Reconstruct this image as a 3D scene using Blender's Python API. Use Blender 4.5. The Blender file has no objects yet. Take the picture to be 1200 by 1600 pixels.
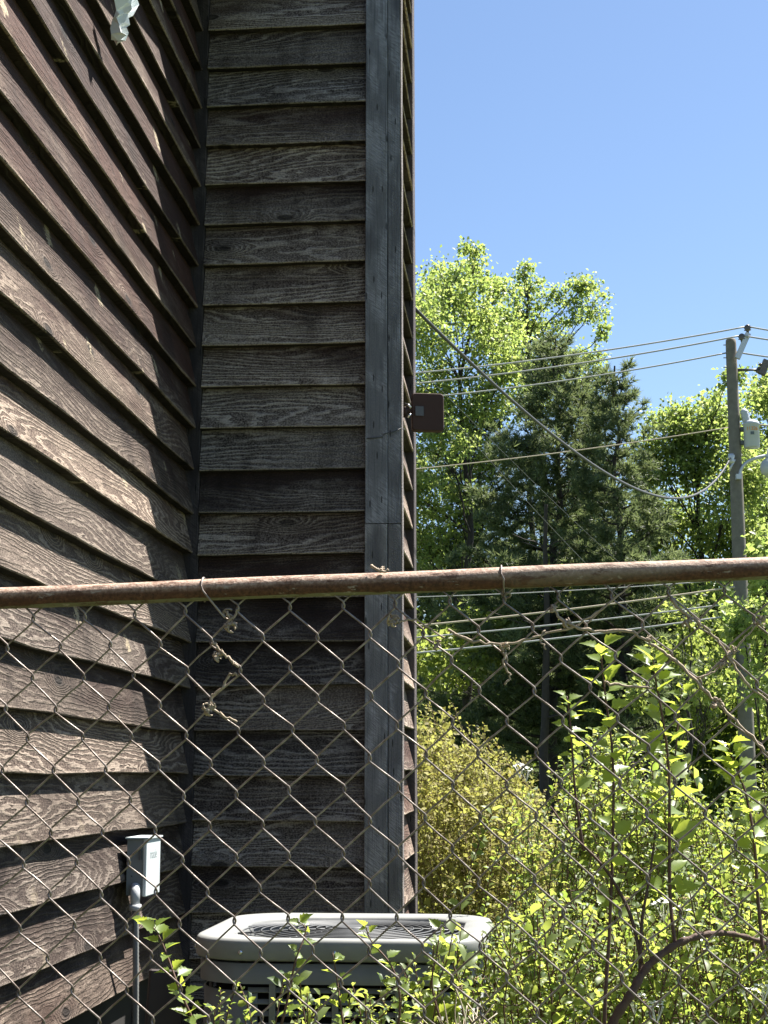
import bpy, math, random
import numpy as np
from mathutils import Vector, Matrix, Euler

# ------------------------------------------------------------------ camera, sky, sun, exposure
scene = bpy.context.scene
COL = scene.collection
CAM_Z = 1.5
PITCH, YAW, FPX = math.radians(9.72), math.radians(5.15), 2404.0
cam_d = bpy.data.cameras.new('camera')
cam = bpy.data.objects.new('camera', cam_d)
COL.objects.link(cam)
cam.location = (0, 0, CAM_Z)
cam.rotation_euler = (math.pi / 2 + PITCH, 0, YAW)
cam_d.sensor_fit = 'VERTICAL'
cam_d.sensor_height = 36
cam_d.lens = 36 * FPX / 1600
cam_d.clip_end = 5000
scene.camera = cam

SUN_EL = math.radians(60.5)
SUN_AZ = math.atan2(.800, .600)          # measured from +Y towards +X
world = bpy.data.worlds.new('World')
scene.world = world
world.use_nodes = True
wn = world.node_tree.nodes
wl = world.node_tree.links
sky = wn.new('ShaderNodeTexSky')
sky.sky_type = 'NISHITA'
sky.sun_disc = False
sky.sun_elevation = SUN_EL
sky.sun_rotation = SUN_AZ
sky.altitude = 100
sky.air_density = 1.0
sky.dust_density = 0.5
sky.ozone_density = 3.4
bg = wn['Background']
bg.inputs['Strength'].default_value = 0.05
wl.new(sky.outputs['Color'], bg.inputs['Color'])

sun_d = bpy.data.lights.new('sun', 'SUN')
sun_d.energy = 5.0
sun_d.angle = math.radians(0.53)
sun_d.color = (1.0, 0.955, 0.88)
sun = bpy.data.objects.new('sun', sun_d)
COL.objects.link(sun)
S = Vector((math.sin(SUN_AZ) * math.cos(SUN_EL), math.cos(SUN_AZ) * math.cos(SUN_EL), math.sin(SUN_EL)))
sun.rotation_euler = S.to_track_quat('Z', 'Y').to_euler()
sun.location = (20, 12, 40)

vs = scene.view_settings
vs.view_transform = 'Standard'
vs.look = 'None'
vs.exposure = 1.9
vs.gamma = 1
vs.use_curve_mapping = False
scene.render.engine = 'CYCLES'
scene.cycles.use_denoising = True
scene.cycles.max_bounces = 4
scene.cycles.diffuse_bounces = 3
scene.cycles.glossy_bounces = 2
scene.cycles.transparent_max_bounces = 8
scene.cycles.transmission_bounces = 3

# ------------------------------------------------------------------ helpers
_c, _s = math.cos(YAW), math.sin(YAW)


def at(px, py, fwd):
    """point seen at photograph pixel (px, py) at horizontal distance fwd ahead of the camera"""
    a = (px - 600) / FPX
    b = (800 - py) / FPX
    f = math.cos(PITCH) - b * math.sin(PITCH)
    z = math.sin(PITCH) + b * math.cos(PITCH)
    k = fwd / f
    x, y = a * k, fwd
    return Vector((x * _c - y * _s, x * _s + y * _c, CAM_Z + z * k))


class MB:
    """collects simple shapes, builds one mesh object"""

    def __init__(self):
        self.v, self.f, self.sm = [], [], []

    def add(self, verts, faces, smooth=False):
        o = len(self.v)
        self.v.extend([tuple(p) for p in verts])
        self.f.extend([tuple(i + o for i in q) for q in faces])
        self.sm.extend([smooth] * len(faces))

    def box(self, lo, hi, M=None):
        x0, y0, z0 = lo
        x1, y1, z1 = hi
        vs_ = [Vector(p) for p in ((x0, y0, z0), (x1, y0, z0), (x1, y1, z0), (x0, y1, z0),
                                   (x0, y0, z1), (x1, y0, z1), (x1, y1, z1), (x0, y1, z1))]
        if M is not None:
            vs_ = [M @ p for p in vs_]
        self.add(vs_, ((0, 3, 2, 1), (4, 5, 6, 7), (0, 1, 5, 4), (1, 2, 6, 5), (2, 3, 7, 6), (3, 0, 4, 7)))
        return self

    def tube(self, pts, radii, sides=6, caps=True):
        pts = [Vector(p) for p in pts]
        n = len(pts)
        if not hasattr(radii, '__len__'):
            radii = [radii] * n
        rings = []
        t0 = (pts[1] - pts[0]).normalized()
        up = Vector((0, 0, 1)) if abs(t0.z) < .9 else Vector((1, 0, 0))
        nx = t0.cross(up).normalized()
        for i in range(n):
            t = (pts[min(i + 1, n - 1)] - pts[max(i - 1, 0)])
            if t.length < 1e-9:
                t = t0
            t.normalize()
            nx = (nx - t * nx.dot(t))
            if nx.length < 1e-6:
                nx = t.orthogonal()
            nx.normalize()
            ny = t.cross(nx)
            rings.append([pts[i] + (nx * math.cos(2 * math.pi * k / sides) + ny * math.sin(2 * math.pi * k / sides)) * radii[i]
                          for k in range(sides)])
        vs_ = [p for r in rings for p in r]
        fs = []
        for i in range(n - 1):
            for k in range(sides):
                a, b = i * sides + k, i * sides + (k + 1) % sides
                fs.append((a, b, b + sides, a + sides))
        if caps:
            fs.append(tuple(range(sides))[::-1])
            fs.append(tuple((n - 1) * sides + k for k in range(sides)))
        self.add(vs_, fs, True)
        return self

    def lathe(self, prof, center=(0, 0, 0), n=24, M=None):
        vs_, fs = [], []
        for r, z in prof:
            for k in range(n):
                a = 2 * math.pi * k / n
                p = Vector((r * math.cos(a), r * math.sin(a), z))
                if M is not None:
                    p = M @ p
                vs_.append(p + Vector(center))
        for i in range(len(prof) - 1):
            for k in range(n):
                a, b = i * n + k, i * n + (k + 1) % n
                fs.append((a, b, b + n, a + n))
        fs.append(tuple(range(n))[::-1])
        fs.append(tuple((len(prof) - 1) * n + k for k in range(n)))
        self.add(vs_, fs, True)
        return self

    def build(self, name, mat, parent=None, matrix=None):
        me = bpy.data.meshes.new(name)
        me.from_pydata(self.v, [], self.f)
        me.polygons.foreach_set('use_smooth', self.sm)
        me.materials.append(mat)
        me.update()
        return link(name, me, parent, matrix)


def link(name, me, parent=None, matrix=None):
    o = bpy.data.objects.new(name, me)
    COL.objects.link(o)
    if parent is not None:
        o.parent = parent
    if matrix is not None:
        o.matrix_basis = matrix if parent is None else Matrix.Translation(-parent.location) @ matrix if False else matrix
    return o


def np_mesh(name, V, faces_n, mat, smooth=False):
    """V (n*k,3) with fixed-size polygons: faces_n (m,k) int array"""
    V = np.asarray(V, dtype=np.float32)
    Fa = np.asarray(faces_n, dtype=np.int32)
    me = bpy.data.meshes.new(name)
    me.vertices.add(len(V))
    me.vertices.foreach_set('co', V.ravel())
    m, k = Fa.shape
    me.loops.add(m * k)
    me.loops.foreach_set('vertex_index', Fa.ravel())
    me.polygons.add(m)
    me.polygons.foreach_set('loop_start', np.arange(0, m * k, k, dtype=np.int32))
    me.polygons.foreach_set('use_smooth', np.full(m, smooth, dtype=bool))
    me.update(calc_edges=True)
    me.materials.append(mat)
    return me


def tag(o, label=None, cat=None, group=None, kind=None):
    if label:
        o['label'] = label
    if cat:
        o['category'] = cat
    if group:
        o['group'] = group
    if kind:
        o['kind'] = kind
    return o


def empty(name, loc, label=None, cat=None, group=None):
    o = bpy.data.objects.new(name, None)
    o.empty_display_size = .1
    COL.objects.link(o)
    o.location = loc
    return tag(o, label, cat, group)


def child_of(root, o):
    """parent o (built in world space) under root, which only carries a location"""
    o.parent = root
    o.location = o.location - root.location
    return o


# ------------------------------------------------------------------ materials
class NT:
    def __init__(self, name):
        self.m = bpy.data.materials.new(name)
        self.m.use_nodes = True
        self.t = self.m.node_tree
        self.b = self.t.nodes['Principled BSDF']
        self.out = self.t.nodes['Material Output']

    def n(self, typ, ins=None, **kw):
        nd = self.t.nodes.new(typ)
        for k, v in kw.items():
            setattr(nd, k, v)
        for k, v in (ins or {}).items():
            self.set(nd.inputs[k], v)
        return nd

    def set(self, sock, v):
        if isinstance(v, bpy.types.NodeSocket):
            self.t.links.new(v, sock)
        else:
            if hasattr(sock.default_value, '__len__') and not hasattr(v, '__len__'):
                v = [v] * len(sock.default_value)
            if hasattr(v, '__len__') and len(sock.default_value) == 4 and len(v) == 3:
                v = (*v, 1)
            sock.default_value = v

    def math(self, op, a, b=0.0, c=0.0, clamp=False):
        nd = self.n('ShaderNodeMath', {0: a, 1: b, 2: c}, operation=op)
        nd.use_clamp = clamp
        return nd.outputs[0]

    def mix(self, f, a, b, blend='MIX'):
        nd = self.n('ShaderNodeMix', data_type='RGBA', blend_type=blend)
        self.set(nd.inputs[0], f)
        self.set(nd.inputs[6], a)
        self.set(nd.inputs[7], b)
        return nd.outputs[2]

    def ss(self, x, a, b):
        nd = self.n('ShaderNodeMapRange', {'Value': x, 'From Min': a, 'From Max': b}, interpolation_type='SMOOTHSTEP')
        return nd.outputs[0]

    def noise(self, vec, scale=1.0, detail=2.0, rough=.5, dist=0.0):
        return self.n('ShaderNodeTexNoise', {'Vector': vec, 'Scale': scale, 'Detail': detail, 'Roughness': rough,
                                             'Distortion': dist}).outputs['Fac']

    def scale(self, vec, s):
        return self.n('ShaderNodeVectorMath', {0: vec, 1: s}, operation='MULTIPLY').outputs[0]

    def addv(self, a, b):
        return self.n('ShaderNodeVectorMath', {0: a, 1: b}, operation='ADD').outputs[0]

    def bump(self, h, strength=.5, dist=.01):
        nd = self.n('ShaderNodeBump', {'Strength': strength, 'Distance': dist, 'Height': h})
        self.t.links.new(nd.outputs[0], self.b.inputs['Normal'])
        return nd

    def setb(self, **kw):
        for k, v in kw.items():
            self.set(self.b.inputs[k.replace('_', ' ')], v)


def simple(name, col, rough=.6, metal=0.0, vary=.15, nscale=30.0, bump=.0, spec=.4):
    m = NT(name)
    tc = m.n('ShaderNodeTexCoord').outputs['Object']
    nz = m.noise(tc, nscale, 4, .6)
    lo = tuple(c * (1 - vary) for c in col)
    hi = tuple(min(1, c * (1 + vary)) for c in col)
    m.setb(Base_Color=m.mix(nz, lo, hi), Roughness=rough, Metallic=metal)
    m.b.inputs['Specular IOR Level'].default_value = spec
    if bump:
        m.bump(nz, bump, .004)
    return m.m


def wood_material():
    """weathered stained siding; object colour = (wear, redness, value, chips)"""
    m = NT('weathered_wood')
    tc = m.n('ShaderNodeTexCoord').outputs['Object']
    oi = m.n('ShaderNodeObjectInfo')
    rnd = oi.outputs['Random']
    par = m.n('ShaderNodeSeparateColor', {'Color': oi.outputs['Color']})
    wear, red, val = par.outputs[0], par.outputs[1], par.outputs[2]
    chips = oi.outputs['Alpha']
    off = m.n('ShaderNodeCombineXYZ', {'X': m.math('MULTIPLY', rnd, 91.7), 'Y': m.math('MULTIPLY', rnd, 37.3),
                                       'Z': m.math('MULTIPLY', rnd, 13.1)}).outputs[0]
    xyz = m.n('ShaderNodeSeparateXYZ', {'Vector': tc})
    v = xyz.outputs['Y']
    p = m.addv(tc, off)
    A = m.noise(m.scale(p, (0.85, 6.5, 4.0)), 1.0, 1.5, .45, .15)
    wob = m.noise(m.scale(p, (16.0, 90.0, 20.0)), 1.0, 1.0, .5)
    vor = m.n('ShaderNodeTexVoronoi', {'Vector': m.scale(p, (1.9, 5.0, 0.0)), 'Scale': 1.0, 'Randomness': 1.0},
              voronoi_dimensions='2D')
    d = vor.outputs['Distance']
    kr = m.n('ShaderNodeSeparateColor', {'Color': vor.outputs['Color']}).outputs[0]
    has = m.ss(kr, .45, .55)
    K = m.math('MULTIPLY', m.ss(d, .26, .0), has)
    H = m.math('ADD', m.math('MULTIPLY', A, 21.0), m.math('MULTIPLY', v, 48.0))
    H = m.math('ADD', H, m.math('MULTIPLY', K, 5.0))
    H = m.math('ADD', H, m.math('MULTIPLY', wob, 1.1))
    ring = m.math('FRACT', H)
    line = m.math('MULTIPLY', m.ss(ring, .38, .80), m.ss(ring, 1.0, .88))
    fib = m.noise(m.scale(p, (9.0, 420.0, 60.0)), 1.0, 3.0, .6)
    saw = m.noise(m.scale(p, (330.0, 22.0, 60.0)), 1.0, 2.0, .6)
    speck = m.noise(m.scale(p, (160.0, 220.0, 100.0)), 1.0, 2.0, .6)
    big = m.noise(m.scale(p, (2.2, 9.0, 4.0)), 1.0, 4.0, .62)
    # wear mask: a broad field pushed by the board's own wear value, stronger at the exposed lower edge; upward darkening also paints in lap shade
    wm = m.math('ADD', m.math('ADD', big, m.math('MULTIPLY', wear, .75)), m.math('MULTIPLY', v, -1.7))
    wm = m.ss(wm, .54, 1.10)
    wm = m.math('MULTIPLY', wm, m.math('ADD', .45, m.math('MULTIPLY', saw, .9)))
    gm = m.ss(m.noise(m.scale(p, (1.3, 5.5, 3.0)), 1.0, 1.0), .28, .54)
    lsoft = m.math('ADD', m.math('MULTIPLY', line, gm), m.math('MULTIPLY', m.math('SUBTRACT', 1.0, gm), .38))
    fl = m.math('ADD', m.math('MULTIPLY', lsoft, m.math('ADD', .08, m.math('MULTIPLY', fib, .85))), m.math('MULTIPLY', m.ss(speck, .3, .75), .62))
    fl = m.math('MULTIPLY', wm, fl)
    fl = m.math('MULTIPLY', fl, 1.3, clamp=True)
    stain = m.mix(red, (.016, .0145, .0155), (.130, .053, .034))
    stain = m.mix(m.ss(speck, .35, .75), stain, m.scale(stain, (2.1, 2.1, 2.1)))
    grey = m.mix(red, (.40, .38, .37), (1.45, 1.14, .88))
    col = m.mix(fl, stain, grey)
    # raised latewood stays darker in the stained zones
    col = m.mix(m.math('MULTIPLY', m.math('SUBTRACT', 1.0, lsoft), m.math('MULTIPLY', wear, .42)), col, m.scale(col, (.5, .47, .45)))
    zt_ = xyz.outputs['Z']
    front = m.ss(zt_, .0375, .0405)
    edge = m.math('MULTIPLY', m.math('MULTIPLY', m.ss(m.math('ADD', v, m.math('MULTIPLY', fib, .006)), .013, .005), m.ss(speck, .3, .55)), front)
    # butt underside: unweathered stain, darkened in colour to paint black lap shade
    butt = m.math('MULTIPLY', m.ss(v, .008, .004), m.math('SUBTRACT', 1.0, front))
    col = m.mix(m.math('MULTIPLY', butt, .9), col, m.mix(red, (.012, .011, .011), (.05, .028, .021)))
    col = m.mix(m.math('MULTIPLY', edge, .55), col, grey)  # lower front edge paled as wear and a painted lit edge
    # knots
    knot = m.math('MULTIPLY', m.ss(d, .075, .05), has)
    ringk = m.math('MULTIPLY', m.math('MULTIPLY', m.ss(d, .10, .08), m.ss(d, .06, .075)), has)
    col = m.mix(m.math('MULTIPLY', knot, .8), col, (.016, .012, .011))
    col = m.mix(m.math('MULTIPLY', ringk, .35), col, (.22, .19, .17))
    # pale chips and sap drips, long in the vertical
    nd = m.math('MULTIPLY', m.math('SUBTRACT', m.noise(m.scale(p, (38, 50, 20)), 1, 3, .65), .5), .13)
    pc = m.addv(p, m.n('ShaderNodeCombineXYZ', {'X': nd, 'Y': m.math('MULTIPLY', nd, -1.0), 'Z': 0}).outputs[0])
    vc = m.n('ShaderNodeTexVoronoi', {'Vector': m.scale(pc, (4.2, 3.6, 0.0)), 'Scale': 1.0, 'Randomness': 1.0}, voronoi_dimensions='2D')
    cr = m.n('ShaderNodeSeparateColor', {'Color': vc.outputs['Color']})
    thr = m.math('ADD', .05, m.math('MULTIPLY', cr.outputs[1], .10))
    cm = m.math('MULTIPLY', m.ss(m.math('SUBTRACT', thr, vc.outputs['Distance']), 0.0, .05), m.ss(cr.outputs[0], .66, .69))
    cm = m.math('MULTIPLY', cm, chips)
    cm = m.math('MULTIPLY', cm, m.ss(fib, .3, .5))
    sk = m.noise(m.scale(p, (7.0, 1.6, 2.0)), 1.0, 3.0, .6)
    sk2 = m.noise(m.scale(p, (1.1, 3.0, 2.0)), 1.0, 2.0, .5)
    col = m.mix(m.math('MULTIPLY', m.ss(m.math('ADD', sk, m.math('MULTIPLY', sk2, .5)), .74, .98), .62), col, m.scale(col, (.34, .31, .30)))
    col = m.mix(cm, col, (1.25, 1.02, .70))
    vcol = m.n('ShaderNodeCombineColor', {0: val, 1: val, 2: val}).outputs[0]
    col = m.n('ShaderNodeMix', data_type='RGBA', blend_type='MULTIPLY')
    # final value multiply
    m.set(col.inputs[0], 1.0)
    m.set(col.inputs[7], vcol)
    return m, col, line, fib, saw, cm, knot


def finish_wood():
    m, colnode, line, fib, saw, cm, knot = wood_material()
    # find last colour before multiply: it is the mix that takes cm as factor
    for l in m.t.links:
        if l.from_socket == cm and l.to_node.type == 'MIX':
            src = l.to_node.outputs[2]
    m.t.links.new(src, colnode.inputs[6])
    m.setb(Base_Color=colnode.outputs[2], Roughness=.82)
    m.b.inputs['Specular IOR Level'].default_value = .25
    h = m.math('ADD', m.math('MULTIPLY', line, .7), m.math('MULTIPLY', fib, .55))
    h = m.math('ADD', h, m.math('MULTIPLY', saw, .45))
    h = m.math('SUBTRACT', h, m.math('MULTIPLY', knot, .5))
    m.bump(h, .9, .004)
    return m.m


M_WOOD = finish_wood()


def trim_material():
    """rough sawn trim: fine slanted saw marks, no broad figure"""
    m = NT('rough_sawn_trim')
    tc = m.n('ShaderNodeTexCoord').outputs['Object']
    oi = m.n('ShaderNodeObjectInfo')
    off = m.n('ShaderNodeCombineXYZ', {'X': m.math('MULTIPLY', oi.outputs['Random'], 40.0)}).outputs[0]
    p = m.addv(tc, off)
    rot = m.n('ShaderNodeVectorRotate', {'Vector': p, 'Angle': math.radians(52)}, rotation_type='Z_AXIS').outputs[0]
    saw = m.noise(m.scale(rot, (25, 420, 60)), 1, 2, .6)
    big = m.noise(m.scale(p, (3.0, 14, 10)), 1, 3, .6)
    pit = m.noise(m.scale(p, (160, 300, 100)), 1, 2, .6)
    pit2 = m.noise(m.scale(p, (5, 12, 10)), 1, 2)
    k = m.math('ADD', m.math('MULTIPLY', m.ss(saw, .35, .68), m.ss(pit2, .40, .62)), m.math('MULTIPLY', pit, .55))
    col = m.mix(k, (.020, .020, .022), (.078, .078, .085))
    grn = m.noise(m.scale(p, (4, 260, 60)), 1, 3, .6)
    col = m.mix(m.math('MULTIPLY', m.ss(grn, .5, .66), .6), col, (.016, .016, .018))
    col = m.mix(m.math('MULTIPLY', m.ss(big, .52, .72), .7), col, (.018, .018, .021))
    nv = m.n('ShaderNodeTexVoronoi', {'Vector': m.scale(p, (4.0, 22.0, 0.0)), 'Scale': 1.0}, voronoi_dimensions='2D')
    col = m.mix(m.math('MULTIPLY', m.ss(nv.outputs['Distance'], .07, .045), .85), col, (.006, .006, .006))
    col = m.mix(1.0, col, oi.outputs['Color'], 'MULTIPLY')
    m.setb(Base_Color=col, Roughness=.8)
    m.b.inputs['Specular IOR Level'].default_value = .25
    m.bump(m.math('ADD', saw, pit), .9, .003)
    return m.m


M_TRIM = trim_material()


def leaf_mat(name, c1, c2, trans=.45, tcol=None, rough=.45, spec=.35):
    m = NT(name)
    geo = m.n('ShaderNodeNewGeometry')
    tc = m.n('ShaderNodeTexCoord').outputs['Object']
    r = geo.outputs['Random Per Island']
    big = m.noise(tc, 1.3, 2)
    col = m.mix(r, c1, c2)
    col = m.mix(m.math('MULTIPLY', m.ss(big, .35, .7), .45), col, m.scale(col, (1.25, 1.15, .8)))
    m.setb(Base_Color=col, Roughness=rough)
    m.b.inputs['Specular IOR Level'].default_value = spec
    tr = m.n('ShaderNodeBsdfTranslucent')
    tcl = m.mix(r, tcol[0], tcol[1]) if tcol else m.scale(col, (2.4, 2.2, 1.0))
    m.set(tr.inputs['Color'], tcl)
    mx = m.n('ShaderNodeMixShader', {0: trans})
    m.t.links.new(m.b.outputs[0], mx.inputs[1])
    m.t.links.new(tr.outputs[0], mx.inputs[2])
    m.t.links.new(mx.outputs[0], m.out.inputs['Surface'])
    return m.m


M_MAPLE = leaf_mat('tree_leaves', (.065, .10, .026), (.13, .165, .05), .48, ((.27, .36, .06), (.48, .54, .13)))
M_MAPLE2 = leaf_mat('bright_tree_leaves', (.085, .135, .038), (.18, .22, .08), .52, ((.28, .40, .08), (.50, .57, .16)))
M_PINE = leaf_mat('pine_needles', (.026, .048, .025), (.10, .13, .06), .35, ((.14, .20, .07), (.32, .37, .15)), .5)
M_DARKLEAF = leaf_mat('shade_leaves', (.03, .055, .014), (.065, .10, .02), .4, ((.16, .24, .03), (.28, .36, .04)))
M_SPIREA = leaf_mat('small_shrub_leaves', (.050, .090, .034), (.165, .195, .085), .42, ((.33, .47, .07), (.66, .71, .14)), .45, .25)
M_SHOOT = leaf_mat('shoot_leaves', (.09, .15, .035), (.15, .20, .05), .5, ((.38, .50, .05), (.60, .66, .09)), .4, .45)
M_GOLD = leaf_mat('golden_shrub_leaves', (.15, .125, .048), (.30, .30, .105), .40, ((.30, .27, .06), (.54, .56, .14)), .6, .2)

M_BARK = simple('bark', (.034, .028, .024), .9, 0, .5, 14, .6)
M_TWIG = simple('reddish_twig', (.10, .055, .04), .7, 0, .35, 60, .3)
M_CANE = simple('old_cane', (.085, .05, .038), .8, 0, .5, 90, .8)
M_DRY = simple('dry_vine', (.33, .26, .19), .85, 0, .4, 120, .6)
M_STRAW = simple('straw', (.42, .36, .27), .85, 0, .3, 80)
M_PETAL = simple('white_petals', (.85, .84, .80), .6, 0, .08, 50)
M_BUD = simple('buff_buds', (.42, .30, .16), .7, 0, .4, 90)
M_POLE = simple('pole_wood', (.15, .135, .115), .9, 0, .45, 9, .5)
M_GALV = simple('galvanised_steel', (.50, .51, .52), .45, .6, .15, 40)
M_PORC = simple('porcelain', (.10, .085, .075), .25, 0, .3, 20)
M_CABLE = simple('cable', (.34, .34, .33), .5, 0, .3, 15)
M_BLACKCABLE = simple('dark_cable', (.06, .06, .065), .5, 0, .3, 15)
M_DARKCABLE = simple('black_cable', (.022, .022, .024), .6, 0, .3, 15)
M_TANK = simple('grey_tank_paint', (.42, .44, .47), .45, 0, .08, 6)
M_ORANGE = simple('orange_print', (.65, .26, .03), .6, 0, .1, 20)
M_INK = simple('dark_print', (.10, .12, .13), .6, 0, .1, 20)
M_CAP = simple('pale_grey_enamel', (.23, .234, .226), .5, 0, .22, 14, .08)
M_BODY = simple('dark_grey_enamel', (.075, .078, .082), .5, 0, .2, 12, .05)
M_SLAT = simple('grey_louver_paint', (.19, .195, .19), .5, 0, .15, 20)
M_BLACK = simple('black_interior', (.008, .008, .01), .8, 0, .1, 10)
M_BOX = simple('grey_box_enamel', (.46, .50, .51), .45, 0, .07, 18, .03)
M_BOXBODY = simple('shaded_box_enamel', (.16, .175, .185), .5, 0, .1, 18, .03)  # box enamel darkened in colour for the side in shade
M_MARK = simple('faded_print', (.22, .25, .26), .6, 0, .1, 20)
M_PVC = simple('grey_conduit', (.42, .43, .44), .4, 0, .1, 25)
M_LAMP = simple('bronze_paint', (.050, .031, .027), .75, 0, .15, 15, 0, .15)
M_CHROME = simple('bare_steel', (.62, .62, .62), .25, .9, .1, 20)
M_TREX = simple('dark_stained_plank', (.045, .033, .032), .8, 0, .3, 12, .3)
M_FOUND = simple('red_brown_masonry', (.13, .075, .062), .9, 0, .4, 18, .5)
M_SHEATH = simple('sheathing', (.02, .018, .017), .9, 0, .2, 10)
M_ROOF = simple('brown_shingle', (.06, .05, .045), .9, 0, .4, 40, .4)
M_PAPER = simple('white_paper', (.80, .82, .83), .6, 0, .1, 30, .3)


def rail_material():
    m = NT('rusty_rail')
    tc = m.n('ShaderNodeTexCoord').outputs['Object']
    n1 = m.noise(m.scale(tc, (6, 40, 40)), 1, 5, .65)
    n2 = m.noise(tc, 160, 4, .7)
    n3 = m.noise(m.scale(tc, (1.2, 9, 9)), 1, 3, .6)
    zz = m.n('ShaderNodeSeparateXYZ', {'Vector': tc}).outputs['Z']
    # old paint survives as a ragged band round the underside; rust above it, paled on top as painted sunlight
    edge = m.math('ADD', zz, m.math('MULTIPLY', m.math('SUBTRACT', n1, .5), .012))
    under = m.ss(m.math('ADD', edge, m.math('MULTIPLY', m.math('SUBTRACT', n3, .42), .03)), -.0115, -.0130)
    rust = m.mix(m.ss(n2, .3, .7), (.042, .019, .011), (.125, .054, .030))
    pale = m.mix(m.ss(n2, .35, .75), (.28, .17, .12), (.52, .40, .32))
    topm = m.ss(m.math('ADD', zz, m.math('MULTIPLY', m.math('SUBTRACT', n3, .5), .02)), -.004, .010)
    col = m.mix(topm, rust, pale)
    paint = m.mix(n1, (.11, .105, .06), (.22, .20, .12))
    col = m.mix(under, col, paint)
    col = m.mix(m.math('MULTIPLY', m.ss(n3, .62, .70), .4), col, (.24, .20, .15))
    flake = m.noise(m.scale(tc, (22, 60, 60)), 1, 4, .7)
    col = m.mix(m.math('MULTIPLY', m.ss(flake, .52, .62), .75), col, m.mix(n2, (.035, .018, .012), (.12, .045, .022)))
    col = m.mix(m.math('MULTIPLY', m.ss(flake, .40, .32), .6), col, (.40, .35, .31))
    m.setb(Base_Color=col, Roughness=.75)
    m.b.inputs['Specular IOR Level'].default_value = .35
    m.bump(m.math('ADD', m.math('ADD', n2, n1), flake), .5, .003)
    return m.m


def wire_material():
    m = NT('rusty_wire')
    tc = m.n('ShaderNodeTexCoord').outputs['Object']
    oi = m.n('ShaderNodeObjectInfo').outputs['Random']
    p = m.addv(tc, m.n('ShaderNodeCombineXYZ', {'X': m.math('MULTIPLY', oi, 30.0)}).outputs[0])
    n1 = m.noise(p, 45, 4, .6)
    n2 = m.noise(p, 300, 3, .6)
    col = m.mix(m.ss(n1, .35, .65), (.165, .125, .10), (.36, .31, .275))
    col = m.mix(m.math('MULTIPLY', n2, .5), col, (.08, .055, .045))
    m.setb(Base_Color=col, Roughness=.42, Metallic=.4)
    m.bump(n2, .4, .0008)
    return m.m


M_RAIL = rail_material()
M_WIRE = wire_material()


def ground_material():
    m = NT('lawn')
    tc = m.n('ShaderNodeTexCoord').outputs['Object']
    n1 = m.noise(tc, .35, 5, .6)
    n2 = m.noise(tc, 22, 4, .7)
    col = m.mix(n2, (.03, .05, .012), (.085, .115, .03))
    col = m.mix(m.ss(n1, .5, .72), col, (.10, .085, .05))
    m.setb(Base_Color=col, Roughness=.95)
    m.bump(n2, .8, .03)
    return m.m


# ------------------------------------------------------------------ ground
def build_ground():
    n = 60
    V, Fq = [], []
    R = [0, 2, 4, 7, 11, 16, 24, 36, 55, 90, 160, 320, 700, 1500, 3000]
    rg = random.Random(3)
    mb = MB()
    vs_ = [(0, 0, 0)]
    for r in R[1:]:
        for k in range(n):
            a = 2 * math.pi * k / n
            vs_.append((r * math.cos(a), r * math.sin(a), (rg.uniform(-.04, .02) if r < 90 else rg.uniform(-.5, 0))))
    fs = [(0, 1 + k, 1 + (k + 1) % n) for k in range(n)]
    for i in range(len(R) - 2):
        for k in range(n):
            a, b = 1 + i * n + k, 1 + i * n + (k + 1) % n
            fs.append((a, a + n, b + n, b))
    mb.add(vs_, fs, True)
    o = mb.build('ground', ground_material())
    tag(o, 'grassy ground around the house and trees', None, None, 'structure')


build_ground()

# ------------------------------------------------------------------ building
EXPO = .161
WALL_X = -1.262      # plane of the long side wall
CHASE_Y = 5.62       # plane of the shaded wall
K_LO, K_HI = -4, 33
rngb = random.Random(11)

house = empty('wooden_building', (WALL_X, CHASE_Y, 0),
              'dark stained clapboard building with projecting chimney chase behind the rusty fence', 'building')


def board(parent, length, M, color, seed, nseg=18, height=.183, t=.039, name='siding_board', dense=1.0):
    r = random.Random(seed)
    ph = [r.uniform(0, 6.28) for _ in range(6)]
    amp = .0022 * dense
    mb = MB()
    vs_, fs = [], []
    for i in range(nseg + 1):
        x = length * i / nseg
        wy = amp * (math.sin(x * 3.1 + ph[0]) + .7 * math.sin(x * 7.3 + ph[1]) + .35 * math.sin(x * 19 + ph[2])) + r.uniform(-.0004, .0004)
        wz = .0020 * (math.sin(x * 2.3 + ph[3]) + .6 * math.sin(x * 6.1 + ph[4]))
        vs_ += [(x, wy, .005), (x, wy, .005 + t - .003 + wz), (x, wy + .003, .005 + t + wz),
                (x, height * .55, .0205 + wz * .6), (x, height, .003), (x, height, -.002)]
    for i in range(nseg):
        a = i * 6
        for k in range(6):
            b = (k + 1) % 6
            fs.append((a + k, a + 6 + k, a + 6 + b, a + b))
    fs.append((0, 1, 2, 3, 4, 5))
    e = nseg * 6
    fs.append((e + 5, e + 4, e + 3, e + 2, e + 1, e))
    mb.add(vs_, fs)
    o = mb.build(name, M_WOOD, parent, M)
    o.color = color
    return o


def rot_basis(ex, ey, ez, loc):
    M = Matrix.Identity(4)
    for i, e in enumerate((ex, ey, ez)):
        for j in range(3):
            M[j][i] = e[j]
    M.translation = Vector(loc)
    return M


HL = house.location
# --- long sunlit wall (faces +X), clipped under the sloping rake overhang
RAKE_Z0, RAKE_SLOPE = 4.67, .353


def rake_z(Y):
    return RAKE_Z0 + RAKE_SLOPE * (Y - 5.0)


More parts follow.
